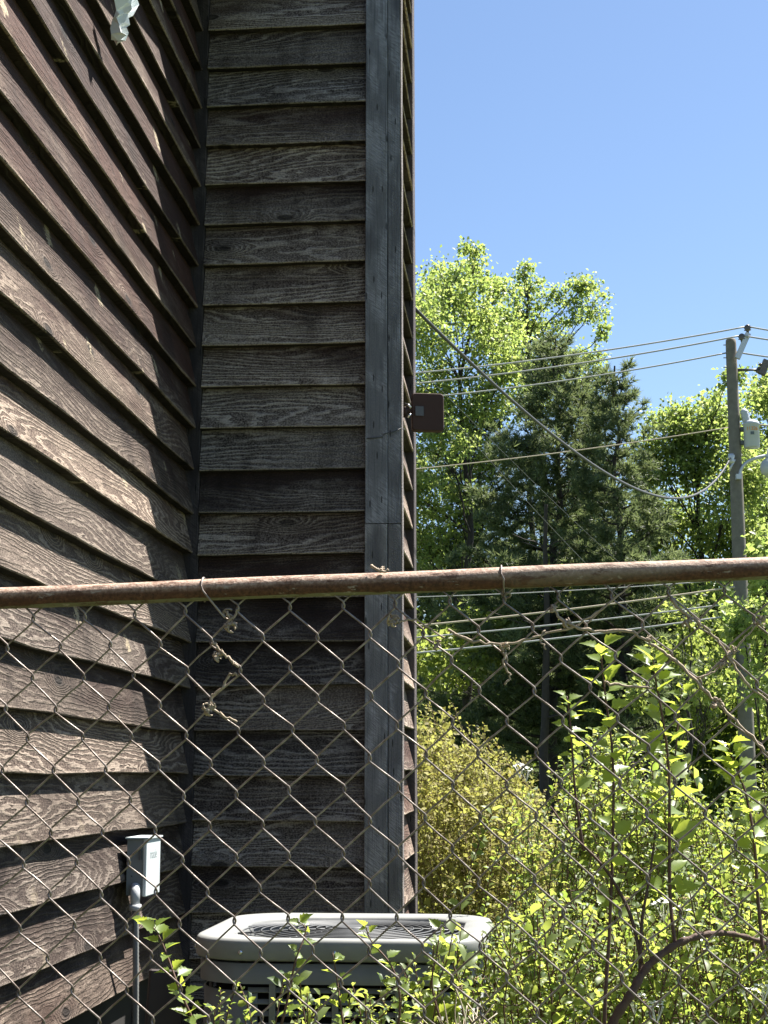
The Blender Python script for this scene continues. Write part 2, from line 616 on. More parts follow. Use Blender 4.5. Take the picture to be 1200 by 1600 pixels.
WY0 = -1.4
mb = MB()
prof = [(WY0, .30), (9.0, .30), (9.0, rake_z(9.0) + .02), (WY0, rake_z(WY0) + .02)]
vs_ = [(-.12, y - HL.y, z) for y, z in prof] + [(-.004, y - HL.y, z) for y, z in prof]
mb.add(vs_, [(0, 1, 2, 3), (7, 6, 5, 4), (0, 4, 5, 1), (1, 5, 6, 2), (2, 6, 7, 3), (3, 7, 4, 0)])
wall_l = mb.build('siding_wall', M_SHEATH, house)
wall_l['label'] = 'long sunlit clapboard wall with weathered brown boards'
for k in range(K_LO, K_HI):
    z = CAM_Z + EXPO * k
    y0 = max(WY0, 5.0 + (z + .19 - RAKE_Z0) / RAKE_SLOPE)
    y1 = CHASE_Y - .036
    if y1 - y0 < .3:
        continue
    # boards run along -Y so that local Z faces +X
    L = y1 - y0
    M = rot_basis((0, 1, 0), (0, 0, 1), (1, 0, 0), (0, y0 - HL.y, z))
    M = M @ Matrix.Rotation(rngb.uniform(-.0012, .0012), 4, 'Z')
    if k >= 8:
        wear, red = rngb.uniform(.10, .48), rngb.uniform(.8, 1.0)
    elif k >= 5:
        wear, red = rngb.uniform(.45, .80), rngb.uniform(.65, .9)
    elif k >= -1:
        wear, red = rngb.uniform(.62, .95), rngb.uniform(.5, .75)
    else:
        wear, red = rngb.uniform(.4, .7), rngb.uniform(.45, .7)
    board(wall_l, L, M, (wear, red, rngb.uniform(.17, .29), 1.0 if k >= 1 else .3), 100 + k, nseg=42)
    # the same course goes on beyond the chase
    if z + .19 < rake_z(6.5):
        M = rot_basis((0, 1, 0), (0, 0, 1), (1, 0, 0), (0, 6.43 - HL.y, z))
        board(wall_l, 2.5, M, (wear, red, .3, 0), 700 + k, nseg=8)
# foundation under the long wall
mb = MB()
mb.box((-.12, WY0 - HL.y, -.2), (-.006, -.03, CAM_Z + EXPO * K_LO - .012))
mb.build('foundation', M_FOUND, house)

# --- shaded wall of the chase (faces the camera)
BX1 = -.574
mb = MB()
mb.box((-.02, .004, 0), (-.468 - WALL_X, .10, 7.0))
wall_b = mb.build('siding_wall', M_SHEATH, house)
wall_b['label'] = 'shaded clapboard wall of the chimney chase'
for k in range(-8, K_HI):
    z = CAM_Z + EXPO * k
    x0 = .064
    L = (BX1 - WALL_X) - x0 + .004
    M = rot_basis((1, 0, 0), (0, 0, 1), (0, -1, 0), (x0, 0, z))
    M = M @ Matrix.Rotation(rngb.uniform(-.004, .004), 4, 'Z')
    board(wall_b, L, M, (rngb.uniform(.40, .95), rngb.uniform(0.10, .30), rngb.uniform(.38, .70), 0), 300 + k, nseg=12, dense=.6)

# --- right-hand wall of the chase (faces +X), seen edge-on
SIDE_X = -.478
mb = MB()
mb.box((SIDE_X - WALL_X - .06, .10, 0), (SIDE_X - WALL_X - .004, .80, 7.0))
wall_s = mb.build('siding_wall', M_SHEATH, house)
wall_s['label'] = 'narrow edge-on clapboard wall at the right of the chase'
for k in range(-8, K_HI):
    z = CAM_Z + EXPO * k + .02
    M = rot_basis((0, 1, 0), (0, 0, 1), (1, 0, 0), (SIDE_X - WALL_X, .012, z))
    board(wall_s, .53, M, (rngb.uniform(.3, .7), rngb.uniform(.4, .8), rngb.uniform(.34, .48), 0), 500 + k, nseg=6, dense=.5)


def plank(parent, name, lo, hi, color, seed, axis='z'):
    """trim plank: local X runs along its length (world Z)"""
    L = hi[2] - lo[2]
    w, d = hi[0] - lo[0], hi[1] - lo[1]
    mb = MB()
    n = max(4, int(L / .25))
    r = random.Random(seed)
    c = .0025
    ring = [(c, 0), (w - c, 0), (w, c), (w, d), (0, d), (0, c)]
    vs_, fs = [], []
    for i in range(n + 1):
        x = L * i / n
        j = r.uniform(-.0008, .0008)
        # local X=length, local Y=width, local Z=outward (-world y)
        vs_ += [(x, px + j, -py) for px, py in ring]
    for i in range(n):
        a = i * 6
        for k in range(6):
            b = (k + 1) % 6
            fs.append((a + k, a + b, a + 6 + b, a + 6 + k))
    fs.append(tuple(range(6))[::-1])
    fs.append(tuple(n * 6 + k for k in range(6)))
    mb.add(vs_, fs)
    M = rot_basis((0, 0, 1), (1, 0, 0), (0, -1, 0), lo)
    # keep a right-handed basis: (z, x, y) is right-handed; outward is -y so mirror the width
    M = Matrix(((0, 1, 0, lo[0]), (0, 0, -1, lo[1]), (1, 0, 0, lo[2]), (0, 0, 0, 1)))
    o = mb.build(name, M_TRIM, parent, M)
    o.color = color
    return o


ZJ = at(600, 820, 5.62).z
cx0 = BX1 - WALL_X
for (a, b, dep, sd) in ((.001, .0845, .052, 1), (.0865, .134, .048, 2)):
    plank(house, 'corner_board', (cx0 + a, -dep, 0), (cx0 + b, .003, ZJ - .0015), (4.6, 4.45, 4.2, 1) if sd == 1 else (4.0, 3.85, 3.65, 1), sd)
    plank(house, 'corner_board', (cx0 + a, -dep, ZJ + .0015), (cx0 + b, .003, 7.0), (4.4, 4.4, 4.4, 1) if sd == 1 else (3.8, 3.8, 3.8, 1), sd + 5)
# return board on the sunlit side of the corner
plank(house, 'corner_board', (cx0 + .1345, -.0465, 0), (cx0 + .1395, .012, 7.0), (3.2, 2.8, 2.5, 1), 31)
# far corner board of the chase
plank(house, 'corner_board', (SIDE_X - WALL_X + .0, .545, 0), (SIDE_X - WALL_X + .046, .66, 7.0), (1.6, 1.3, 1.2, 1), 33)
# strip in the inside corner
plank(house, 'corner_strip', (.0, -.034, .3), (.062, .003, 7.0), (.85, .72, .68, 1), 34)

# roof with rake overhang above the long wall
mb = MB()
pf = [(WY0 - .4, rake_z(WY0 - .4)), (CHASE_Y - .06, rake_z(CHASE_Y - .06))]
for xs, dz0, dz1 in (((-3.2, .35), 0.0, .17),):
    vs_ = []
    for x in xs:
        for y, z in pf:
            vs_ += [(x, y - HL.y, z + dz0), (x, y - HL.y, z + dz1)]
    mb.add(vs_, [(0, 1, 3, 2), (4, 6, 7, 5), (0, 2, 6, 4), (1, 5, 7, 3), (0, 4, 5, 1), (2, 3, 7, 6)])
pf = [(6.44, rake_z(6.44)), (9.2, rake_z(9.2))]
vs_ = []
for x in (-3.2, .35):
    for y, z in pf:
        vs_ += [(x, y - HL.y, z), (x, y - HL.y, z + .17)]
mb.add(vs_, [(0, 1, 3, 2), (4, 6, 7, 5), (0, 2, 6, 4), (1, 5, 7, 3), (0, 4, 5, 1), (2, 3, 7, 6)])
mb.build('roof', M_ROOF, house)
mb = MB()
mb.box((-.02, .102, 0), (SIDE_X - WALL_X - .062, .80, 6.99))
mb.build('chase_core', M_SHEATH, house)

# ------------------------------------------------------------------ torn white sheet stuck on the upper siding
def build_paper():
    r = random.Random(5)
    c = at(190, 18, 4.30)
    nx, ny = 7, 11
    vs_, fs = [], []
    for j in range(ny):
        v = j / (ny - 1)
        w = .030 * (1 - .55 * abs(v - .55) ** 1.2 * 1.6) + r.uniform(-.008, .008)
        for i in range(nx):
            u = i / (nx - 1) - .5
            vs_.append(Vector((.022 * math.sin(u * 9 + v * 5) + r.uniform(-.01, .01) + .02 * v, u * 2 * w + .03 * (v - .5) + r.uniform(-.004, .004),
                        (v - .5) * .20 + r.uniform(-.008, .008))))
    for j in range(ny - 1):
        for i in range(nx - 1):
            a = j * nx + i
            fs.append((a, a + 1, a + nx + 1, a + nx))
    mb = MB()
    mb.add(vs_, fs)
    o = mb.build('torn_paper', M_PAPER)
    o.location = c
    md = o.modifiers.new('thick', 'SOLIDIFY')
    md.thickness = .002
    tag(o, 'torn white sheet stuck to the sunlit siding near the top', 'paper')


build_paper()

# ------------------------------------------------------------------ electrical disconnect with conduit
def text_obj(name, body, size, mat, parent, M, extrude=.0006):
    cu = bpy.data.curves.new(name, 'FONT')
    cu.body = body
    cu.size = size
    cu.extrude = extrude
    cu.align_x = 'CENTER'
    cu.align_y = 'CENTER'
    cu.materials.append(mat)
    tmp = bpy.data.objects.new(name, cu)
    me = bpy.data.meshes.new_from_object(tmp)
    bpy.data.objects.remove(tmp)
    me.materials.clear()
    me.materials.append(mat)
    o = bpy.data.objects.new(name, me)
    COL.objects.link(o)
    o.parent = parent
    o.matrix_basis = M
    return o


def build_disconnect():
    bx0, bx1, by0, by1, bz0, bz1 = WALL_X + .050, -1.150, 4.71, 4.89, 1.137, 1.314
    t = empty('electrical_disconnect', (bx0, by0, bz0), 'small grey electrical disconnect box on the siding above the conduit', 'electrical box')
    w, d, h = bx1 - bx0, by1 - by0, bz1 - bz0
    mb = MB()
    mb.box((0, .004, .004), (w - .012, d - .004, h - .006))
    mb.build('box_body', M_BOXBODY, t)
    mb = MB()
    mb.box((w - .0115, 0, 0), (w, d, h - .004))
    cv = mb.build('cover', M_BOX, t)
    bv = cv.modifiers.new('b', 'BEVEL')
    bv.width = .003
    bv.segments = 2
    mb = MB()
    mb.box((-.004, -.006, h - .0045), (w + .006, d + .004, h))
    mb.build('rain_hood', M_BOX, t)
    mb = MB()
    mb.box((w * .62, -.004, h * .62), (w * .74, .0035, h * .80))
    mb.build('latch', M_BODY, t)
    mb = MB()
    for (xx, zz) in ((.3, .35), (.25, .7)):
        mb.lathe([(.003, 0), (.003, .004)], (w * xx, .001, h * zz), 8, Matrix.Rotation(math.pi / 2, 4, 'X'))
    mb.build('screw', M_INK, t)
    # printed mark on the sunlit cover
    M = rot_basis((0, 1, 0), (0, 0, 1), (1, 0, 0), (w + .0003, d * .48, h * .70))
    text_obj('print', 'made', .042, M_MARK, t, M, .0002)
    # conduit: fitting and flexible pipe
    c = empty('conduit', (bx0 + .035, by0 - .03, .25), 'grey flexible conduit hanging below the electrical box', 'conduit')
    L = c.location
    mb = MB()
    p0 = Vector((bx0 + .03, by0 + .02, bz0 + .028))
    mb.tube([Vector(q) - L for q in ((p0.x, p0.y + .01, p0.z), (p0.x, p0.y - .028, p0.z), (p0.x + .004, p0.y - .04, p0.z - .012), (p0.x + .006, p0.y - .042, p0.z - .05))],
            [.013, .015, .015, .014], 10)
    mb.build('elbow', M_PVC, c)
    mb = MB()
    mb.tube([Vector(q) - L for q in ((p0.x + .006, p0.y - .042, p0.z - .048), (p0.x + .006, p0.y - .042, p0.z - .066))], .019, 8)
    mb.build('collar', M_PVC, c)
    mb = MB()
    pts, rad = [], []
    n = 150
    for i in range(n):
        f = i / (n - 1)
        pts.append(Vector((p0.x + .008 + .008 * math.sin(f * 3), p0.y - .042 + .03 * f * f, p0.z - .067 - f * .85)) - L)
        rad.append(.0098 if i % 2 else .0088)
    mb.tube(pts, rad, 10)
    mb.build('flexible_pipe', M_SLAT, c)
    # thin ground wire beside it
    g = MB()
    pts = [Vector((p0.x + .0 + .01 * math.sin(f * 7), p0.y - .055 + .02 * math.sin(f * 4), p0.z - .05 - f * .8)) - L for f in np.linspace(0, 1, 24)]
    g.tube(pts, .0028, 5)
    g.build('ground_wire', M_BLACKCABLE, c)


build_disconnect()

# leaning dark plank near the bottom
def build_plank():
    mb = MB()
    a = at(262, 1515, 4.25)
    t = MB()
    t.box((-.048, -.014, -1.05), (.048, .014, 0))
    o = t.build('plank', M_TREX)
    o.location = (a.x, a.y, a.z)
    o.rotation_euler = (math.radians(-5), math.radians(4), math.radians(20))
    b = o.modifiers.new('b', 'BEVEL')
    b.width = .004
    tag(o, 'short dark brown plank leaning between the wall and the air conditioner', 'plank')


build_plank()

# ------------------------------------------------------------------ air conditioner
def rrect(w, d, r, n=8):
    pts = []
    for cx, cy, a0 in ((w - r, d - r, 0), (-w + r, d - r, 90), (-w + r, -d + r, 180), (w - r, -d + r, 270)):
        for i in range(n):
            a = math.radians(a0 + 90 * i / (n - 1))
            pts.append((cx + r * math.cos(a), cy + r * math.sin(a)))
    return pts


def loft(mb, rings, smooth=True, close_last=False, close_first=False):
    n = len(rings[0])
    vs_ = [p for r in rings for p in r]
    fs = []
    for i in range(len(rings) - 1):
        for k in range(n):
            a, b = i * n + k, i * n + (k + 1) % n
            fs.append((a, b, b + n, a + n))
    if close_last:
        fs.append(tuple((len(rings) - 1) * n + k for k in range(n)))
    if close_first:
        fs.append(tuple(range(n))[::-1])
    mb.add(vs_, fs, smooth)


def build_ac():
    X0, X1, Y0, Y1, ZT = -.868, -.100, 3.98, 4.748, 1.092
    cx, cy = (X0 + X1) / 2, (Y0 + Y1) / 2
    hw = (X1 - X0) / 2
    t = empty('air_conditioner', (cx, cy, 0), 'grey outdoor air conditioner unit with round fan grille behind the fence', 'air conditioner')
    mb = MB()

    def ring(ins, z, r):
        return [(x, y, z) for x, y in rrect(hw - ins, hw - ins, max(.02, r - ins * .5), 9)]
    nn = 36
    R = .352
    circ = []
    base = rrect(hw, hw, .16, 9)
    for x, y in base:
        a = math.atan2(y, x)
        circ.append((R * math.cos(a), R * math.sin(a)))
    rings = [ring(.012, ZT - .056, .16), ring(.004, ZT - .054, .16), ring(.0, ZT - .049, .16), ring(.0, ZT - .014, .16), ring(.0015, ZT - .007, .16),
             ring(.006, ZT - .0015, .16), ring(.012, ZT - .0002, .16), ring(.024, ZT, .16)]
    rings.append([(x * 1.03, y * 1.03, ZT - .004) for x, y in circ])
    rings.append([(x * 1.012, y * 1.012, ZT - .010) for x, y in circ])
    rings.append([(x, y, ZT - .03) for x, y in circ])
    rings.append([(x, y, ZT - .12) for x, y in circ])
    loft(mb, rings)
    mb.build('top_cap', M_CAP, t)
    sc = MB()
    sc.lathe([(.0065, 0), (.006, .003), (.003, .0045)], (0, 0, 0), 10, Matrix.Rotation(math.pi / 2, 4, 'X'))
    sme = None
    for face in range(4):
        for xx in (-.24, 0.0, .24):
            M = Matrix.Rotation(face * math.pi / 2, 4, 'Z') @ Matrix.Translation((xx, -hw + .0005, ZT - .034))
            if sme is None:
                sme = sc.build('screw', M_CHROME, t, M).data
            else:
                link('screw', sme, t, M)
    mb = MB()
    mb.lathe([(R - .002, ZT - .119), (R - .002, ZT - .115)], (0, 0, 0), 40)
    mb.build('fan_well', M_BLACK, t)
    # fan
    f = MB()
    f.lathe([(.06, ZT - .10), (.062, ZT - .06), (.05, ZT - .052)], (0, 0, 0), 16)
    for q in range(4):
        M = Matrix.Rotation(q * math.pi / 2 + .3, 4, 'Z')
        pts = [M @ Vector(p) for p in ((.05, -.03, ZT - .09), (.28, -.10, ZT - .10), (.29, .07, ZT - .065), (.05, .03, ZT - .06))]
        f.add(pts, [(0, 1, 2, 3)])
    f.build('fan', M_BODY, t)
    # guard: rings and spokes, slightly domed
    g = MB()
    for i in range(13):
        r = .045 + i * .0255
        z = ZT - .006 - .012 * (r / R) ** 2
        pts = [(r * math.cos(a), r * math.sin(a), z) for a in np.linspace(0, 2 * math.pi, 41)]
        g.tube(pts, .0022, 4, False)
    for q in range(8):
        a = q * math.pi / 4 + .2
        g.tube([(r * math.cos(a), r * math.sin(a), ZT - .009 - .012 * (r / R) ** 2) for r in (.03, .12, .2, R)], .003, 5)
    g.lathe([(.05, ZT - .01), (.05, ZT - .004), (.04, ZT - .002)], (0, 0, 0), 16)
    g.build('fan_guard', M_BODY, t)
    # body
    b = MB()
    loft(b, [[(x, y, z) for x, y in rrect(hw - .055, hw - .055, .10, 9)] for z in (.06, ZT - .09)], True, True, True)
    b.build('coil', M_BLACK, t)
    for zz, hh in ((ZT - .112, .050), (.08, .06)):
        b = MB()
        loft(b, [[(x, y, z) for x, y in rrect(hw - i, hw - i, .15, 9)] for z, i in ((zz, .012), (zz + hh, .012), (zz + hh, .05), (zz, .05), (zz, .012))])
        b.build('band', M_SLAT, t)
    # corner posts
    for sx in (-1, 1):
        for sy in (-1, 1):
            b = MB()
            pts = []
            cxp, cyp = sx * (hw - .17), sy * (hw - .17)
            arc = [math.radians(a) for a in (-6, 10, 30, 45, 60, 80, 96)]
            ins = []
            for z in (.1, ZT - .13):
                for a in arc:
                    ax, ay = math.cos(a) * .149, math.sin(a) * .149
                    ins.append((cxp + sx * ax, cyp + sy * ay, z))
            m = len(arc)
            b.add(ins, [(k, k + 1, m + k + 1, m + k) for k in range(m - 1)], True)
            o = b.build('corner_post', M_SLAT, t)
            sd = o.modifiers.new('s', 'SOLIDIFY')
            sd.thickness = .006
    # louvers: shared slat mesh, one object each
    L = 2 * (hw - .16)
    sm = MB()
    sm.add([(-L / 2, 0, 0), (L / 2, 0, 0), (L / 2, -.012, -.010), (-L / 2, -.012, -.010),
            (-L / 2, .002, -.002), (L / 2, .002, -.002), (L / 2, -.010, -.012), (-L / 2, -.010, -.012)],
           [(0, 3, 2, 1), (4, 5, 6, 7), (0, 1, 5, 4), (2, 3, 7, 6), (1, 2, 6, 5), (0, 4, 7, 3)])
    me = None
    for face in range(4):
        Rm = Matrix.Rotation(face * math.pi / 2, 4, 'Z')
        for i in range(26):
            z = ZT - .122 - i * .0285
            M = Rm @ Matrix.Translation((0, -(hw - .030), z))
            if me is None:
                o = sm.build('louver_slat', M_SLAT, t, M)
                me = o.data
            else:
                link('louver_slat', me, t, M)
        for xx in (-.16, 0.0, .16):
            v = MB()
            v.box((xx - .008, -(hw - .022) - .006, .12), (xx + .008, -(hw - .030), ZT - .11))
            v.build('upright_bar', M_SLAT, t, Rm)
    p = MB()
    p.box((-hw - .05, -hw - .05, -.02), (hw + .05, hw + .05, .075))
    o = p.build('concrete_pad', simple('concrete', (.34, .33, .31), .9, 0, .2, 20, .4), None)
    o.location = (cx, cy, 0)
    tag(o, 'concrete pad under the air conditioner', 'pad')


build_ac()

# ------------------------------------------------------------------ wall lamp at the chase corner
def build_lamp():
    c = at(668, 645, 5.85)
    t = empty('wall_lamp', c, 'square dark brown floodlight on the right edge of the chase', 'floodlight')
    w, h, d = .063, .076, .014
    mb = MB()
    r = rrect(w, h, .013, 5)
    Rm = Matrix.Rotation(math.radians(12), 4, 'Z') @ Matrix.Rotation(math.radians(-3), 4, 'X')

    def rg(ins, y):
        return [Rm @ Vector((x * (1 - ins / w), y, z * (1 - ins / h))) for x, z in r]
    loft(mb, [rg(.003, -d), rg(.0, -d + .004), rg(0, d), rg(.003, d + .002)], False, True, True)
    mb.build('lamp_housing', M_LAMP, t)
    mb = MB()
    mb.box((-.05, -d - .006, -.018), (-.018, -d - .0008, .020), Rm)
    mb.build('mounting_plate', M_BODY, t)
    mb = MB()
    wallp = Vector((SIDE_X + .03 - c.x, -.02, 0))
    mb.tube([wallp + Vector((-.0, 0, .006)), wallp + Vector((.02, 0, .006)), Vector((-.06, -.01, -.006)), Vector((-.03, -d - .004, 0))], [.010, .012, .008, .009], 8)
    mb.lathe([(.022, 0), (.022, .012), (.012, .016)], wallp, 14, Matrix.Rotation(math.pi / 2, 4, 'Y'))
    mb.build('swivel_arm', M_LAMP, t)
    mb = MB()
    mb.tube([wallp + Vector((.006, -.012, .03)), wallp + Vector((.02, -.02, .024)), wallp + Vector((.03, -.02, .012))], .0045, 6)
    mb.tube([wallp + Vector((.03, -.02, -.012)), wallp + Vector((.018, -.022, -.026))], .0045, 6)
    mb.build('steel_knuckle', M_CHROME, t)
    # thin cable along the corner board
    cb = MB()
    y = CHASE_Y - .0545
    p = []
    for (px, py) in ((573, 686), (585, 685), (598, 684), (601, 679), (615, 676), (627, 671)):
        q = at(px, py, 5.6)
        p.append((q.x, y, q.z))
    p.append((SIDE_X + .045, CHASE_Y + .05, p[-1][2] + .02))
    cb.tube(p, .0018, 5)
    o = cb.build('thin_cable', M_BLACKCABLE)
    tag(o, 'thin dark cable crossing the grey corner board below the floodlight', 'cable')


build_lamp()

# ------------------------------------------------------------------ chain-link fence
FC = Vector((-.237, 2.63, 0))
PX, PZ, SL = .0922, .105, .029
S0, Z0 = -.6671, 1.720


def fpt(s, z, n=0.0):
    """fence coordinates -> world; n > 0 is towards the camera"""
    return Vector((FC.x + s, FC.y - n, z))


def fence_px(px, py, n=0.0):
    a = (px - 600) / FPX
    b = (800 - py) / FPX
    f = math.cos(PITCH) - b * math.sin(PITCH)
    zz = math.sin(PITCH) + b * math.cos(PITCH)
    r = Vector((a * _c - f * _s, a * _s + f * _c, zz))
    k = (FC.y - n) / r.y
    return Vector((r.x * k, FC.y - n, CAM_Z + r.z * k))


def rail_z(s):
    return 1.8278 + SL * s


fence = empty('chain_link_fence', (FC.x, FC.y, 0), 'rusty chain link fence with a top rail running across the front', 'fence')


def build_fence():
    ang = math.atan(SL)
    s_l, s_r = -.93, 2.25
    mb = MB()
    n = 40
    L = (s_r - s_l) / math.cos(ang)
    pts = [(L * i / n, 0, .0008 * math.sin(i * .9)) for i in range(n + 1)]
    mb.tube(pts, .0192, 20)
    M = Matrix.Translation((s_l, 0.0, rail_z(s_l))) @ Matrix.Rotation(-ang, 4, 'Y')
    mb.build('top_rail', M_RAIL, fence, M)
    for s in (s_l + .03, s_r + .03):
        mb = MB()
        mb.lathe([(.030, -.3), (.030, rail_z(s) + .03), (.034, rail_z(s) + .032), (.030, rail_z(s) + .05), (.012, rail_z(s) + .06)], (s, .02, 0), 16)
        mb.build('post', M_RAIL, fence)
    # woven wires: each zigzag wire is its own part
    j0 = int(math.floor((s_l + .06 - S0) / (PX / 2)))
    j1 = int(math.floor((s_r - .04 - S0) / (PX / 2)))
    rw = random.Random(21)
    jit = {}

    def knot(j, nrow):
        key = (j, nrow)
        if key not in jit:
            jit[key] = (rw.gauss(0, .0015), rw.gauss(0, .0015))
        s = S0 + j * PX / 2
        z = Z0 + SL * (s - S0) + (PZ / 2 if j % 2 else 0) + nrow * PZ
        wx = .0032 * math.sin(s * 4.1 + z * 3.0) + .0020 * math.sin(z * 9.0 + s * 2.0)
        wz = .0035 * math.sin(s * 5.3 + 1.0) * min(1.0, (1.85 - z) * 2.5)
        return s + jit[key][0] + wx, z + jit[key][1] + wz

    for j in range(j0, j1):
        # wire weaves between knot columns j and j+1
        pts = []
        seq = []
        for nr in range(-17, 3):
            if j % 2 == 0:
                seq += [(j, nr), (j + 1, nr)]
            else:
                seq += [(j + 1, nr), (j, nr)]
        ks = [(q[0], knot(*q)) for q in seq]
        for i, (jc, (s, z)) in enumerate(ks):
            zr = rail_z(s) - .004
            if z > zr + .03 or z < .03:
                continue
            side = 1 if jc == j + 1 else -1
            hook = .0016 * side
            # going up: segment after a left bend is a rising-right '/', which runs at the back; '\' runs in front
            into_front = side < 0      # arriving at a left bend comes along '\' (front)
            dn = .0024
            a = dn if into_front else -dn
            pts += [(s + hook * .25, z - .0062, a), (s + hook * 1.0, z - .0022, a * .8), (s + hook * 1.25, z, 0), (s + hook * 1.0, z + .0022, -a * .8), (s + hook * .25, z + .0062, -a)]
            # gentle bow half way to the next bend
            if i + 1 < len(ks):
                s2, z2 = ks[i + 1][1]
                pts.append(((s + s2) / 2 + rw.gauss(0, .0006), (z + z2) / 2 + rw.gauss(0, .0006), -a))
        mb = MB()
        pw = []
        for s, z, dn in pts:
            zc = rail_z(s) - .012
            if z > zc + .045:
                continue
            pw.append((s, -dn + (.0215 if z > zc - .02 else 0.0) * 0, min(z, zc + .002)))
        # drop points squeezed together at the rail
        pp = [pw[0]]
        for q in pw[1:]:
            if (Vector(q) - Vector(pp[-1])).length > .0008:
                pp.append(q)
        mb.tube(pp, .00175, 6)
        mb.build('wire', M_WIRE, fence)
    # tie wires round the rail
    for (pxs, end) in ((fence_px(322, 905), fence_px(352, 966)), (fence_px(787, 888), fence_px(787, 932))):
        s = pxs.x - FC.x
        zr = rail_z(s)
        mb = MB()
        pts = []
        for a in np.linspace(-2.2, 2.4, 16):
            pts.append(Vector((s + .0015 * a - .002, -.0217 * math.sin(-a + .6), zr + .0217 * math.cos(-a + .6))))
        e = end - Vector((FC.x, FC.y, 0))
        # front leg comes down to the knot and curls round it
        front = [Vector((s + (e.x - s) * f, -.0225 * (1 - f) - .004, zr - .004 + (e.z - zr + .004) * f)) for f in (.0, .3, .55, .8, 1.0)]
        curl = [e + Vector((.008 * math.sin(a) + .004, -.007 * math.cos(a), .006 * math.cos(a) + a * .0015)) for a in np.linspace(0, 7.5, 14)]
        loop = [Vector((s - .004, .0217 * math.sin(a), zr + .0217 * math.cos(a))) for a in np.linspace(2.6, -1.35, 14)]
        mb.tube(loop + front + curl, .0018, 6)
        mb.build('tie_wire', M_WIRE, fence)


build_fence()

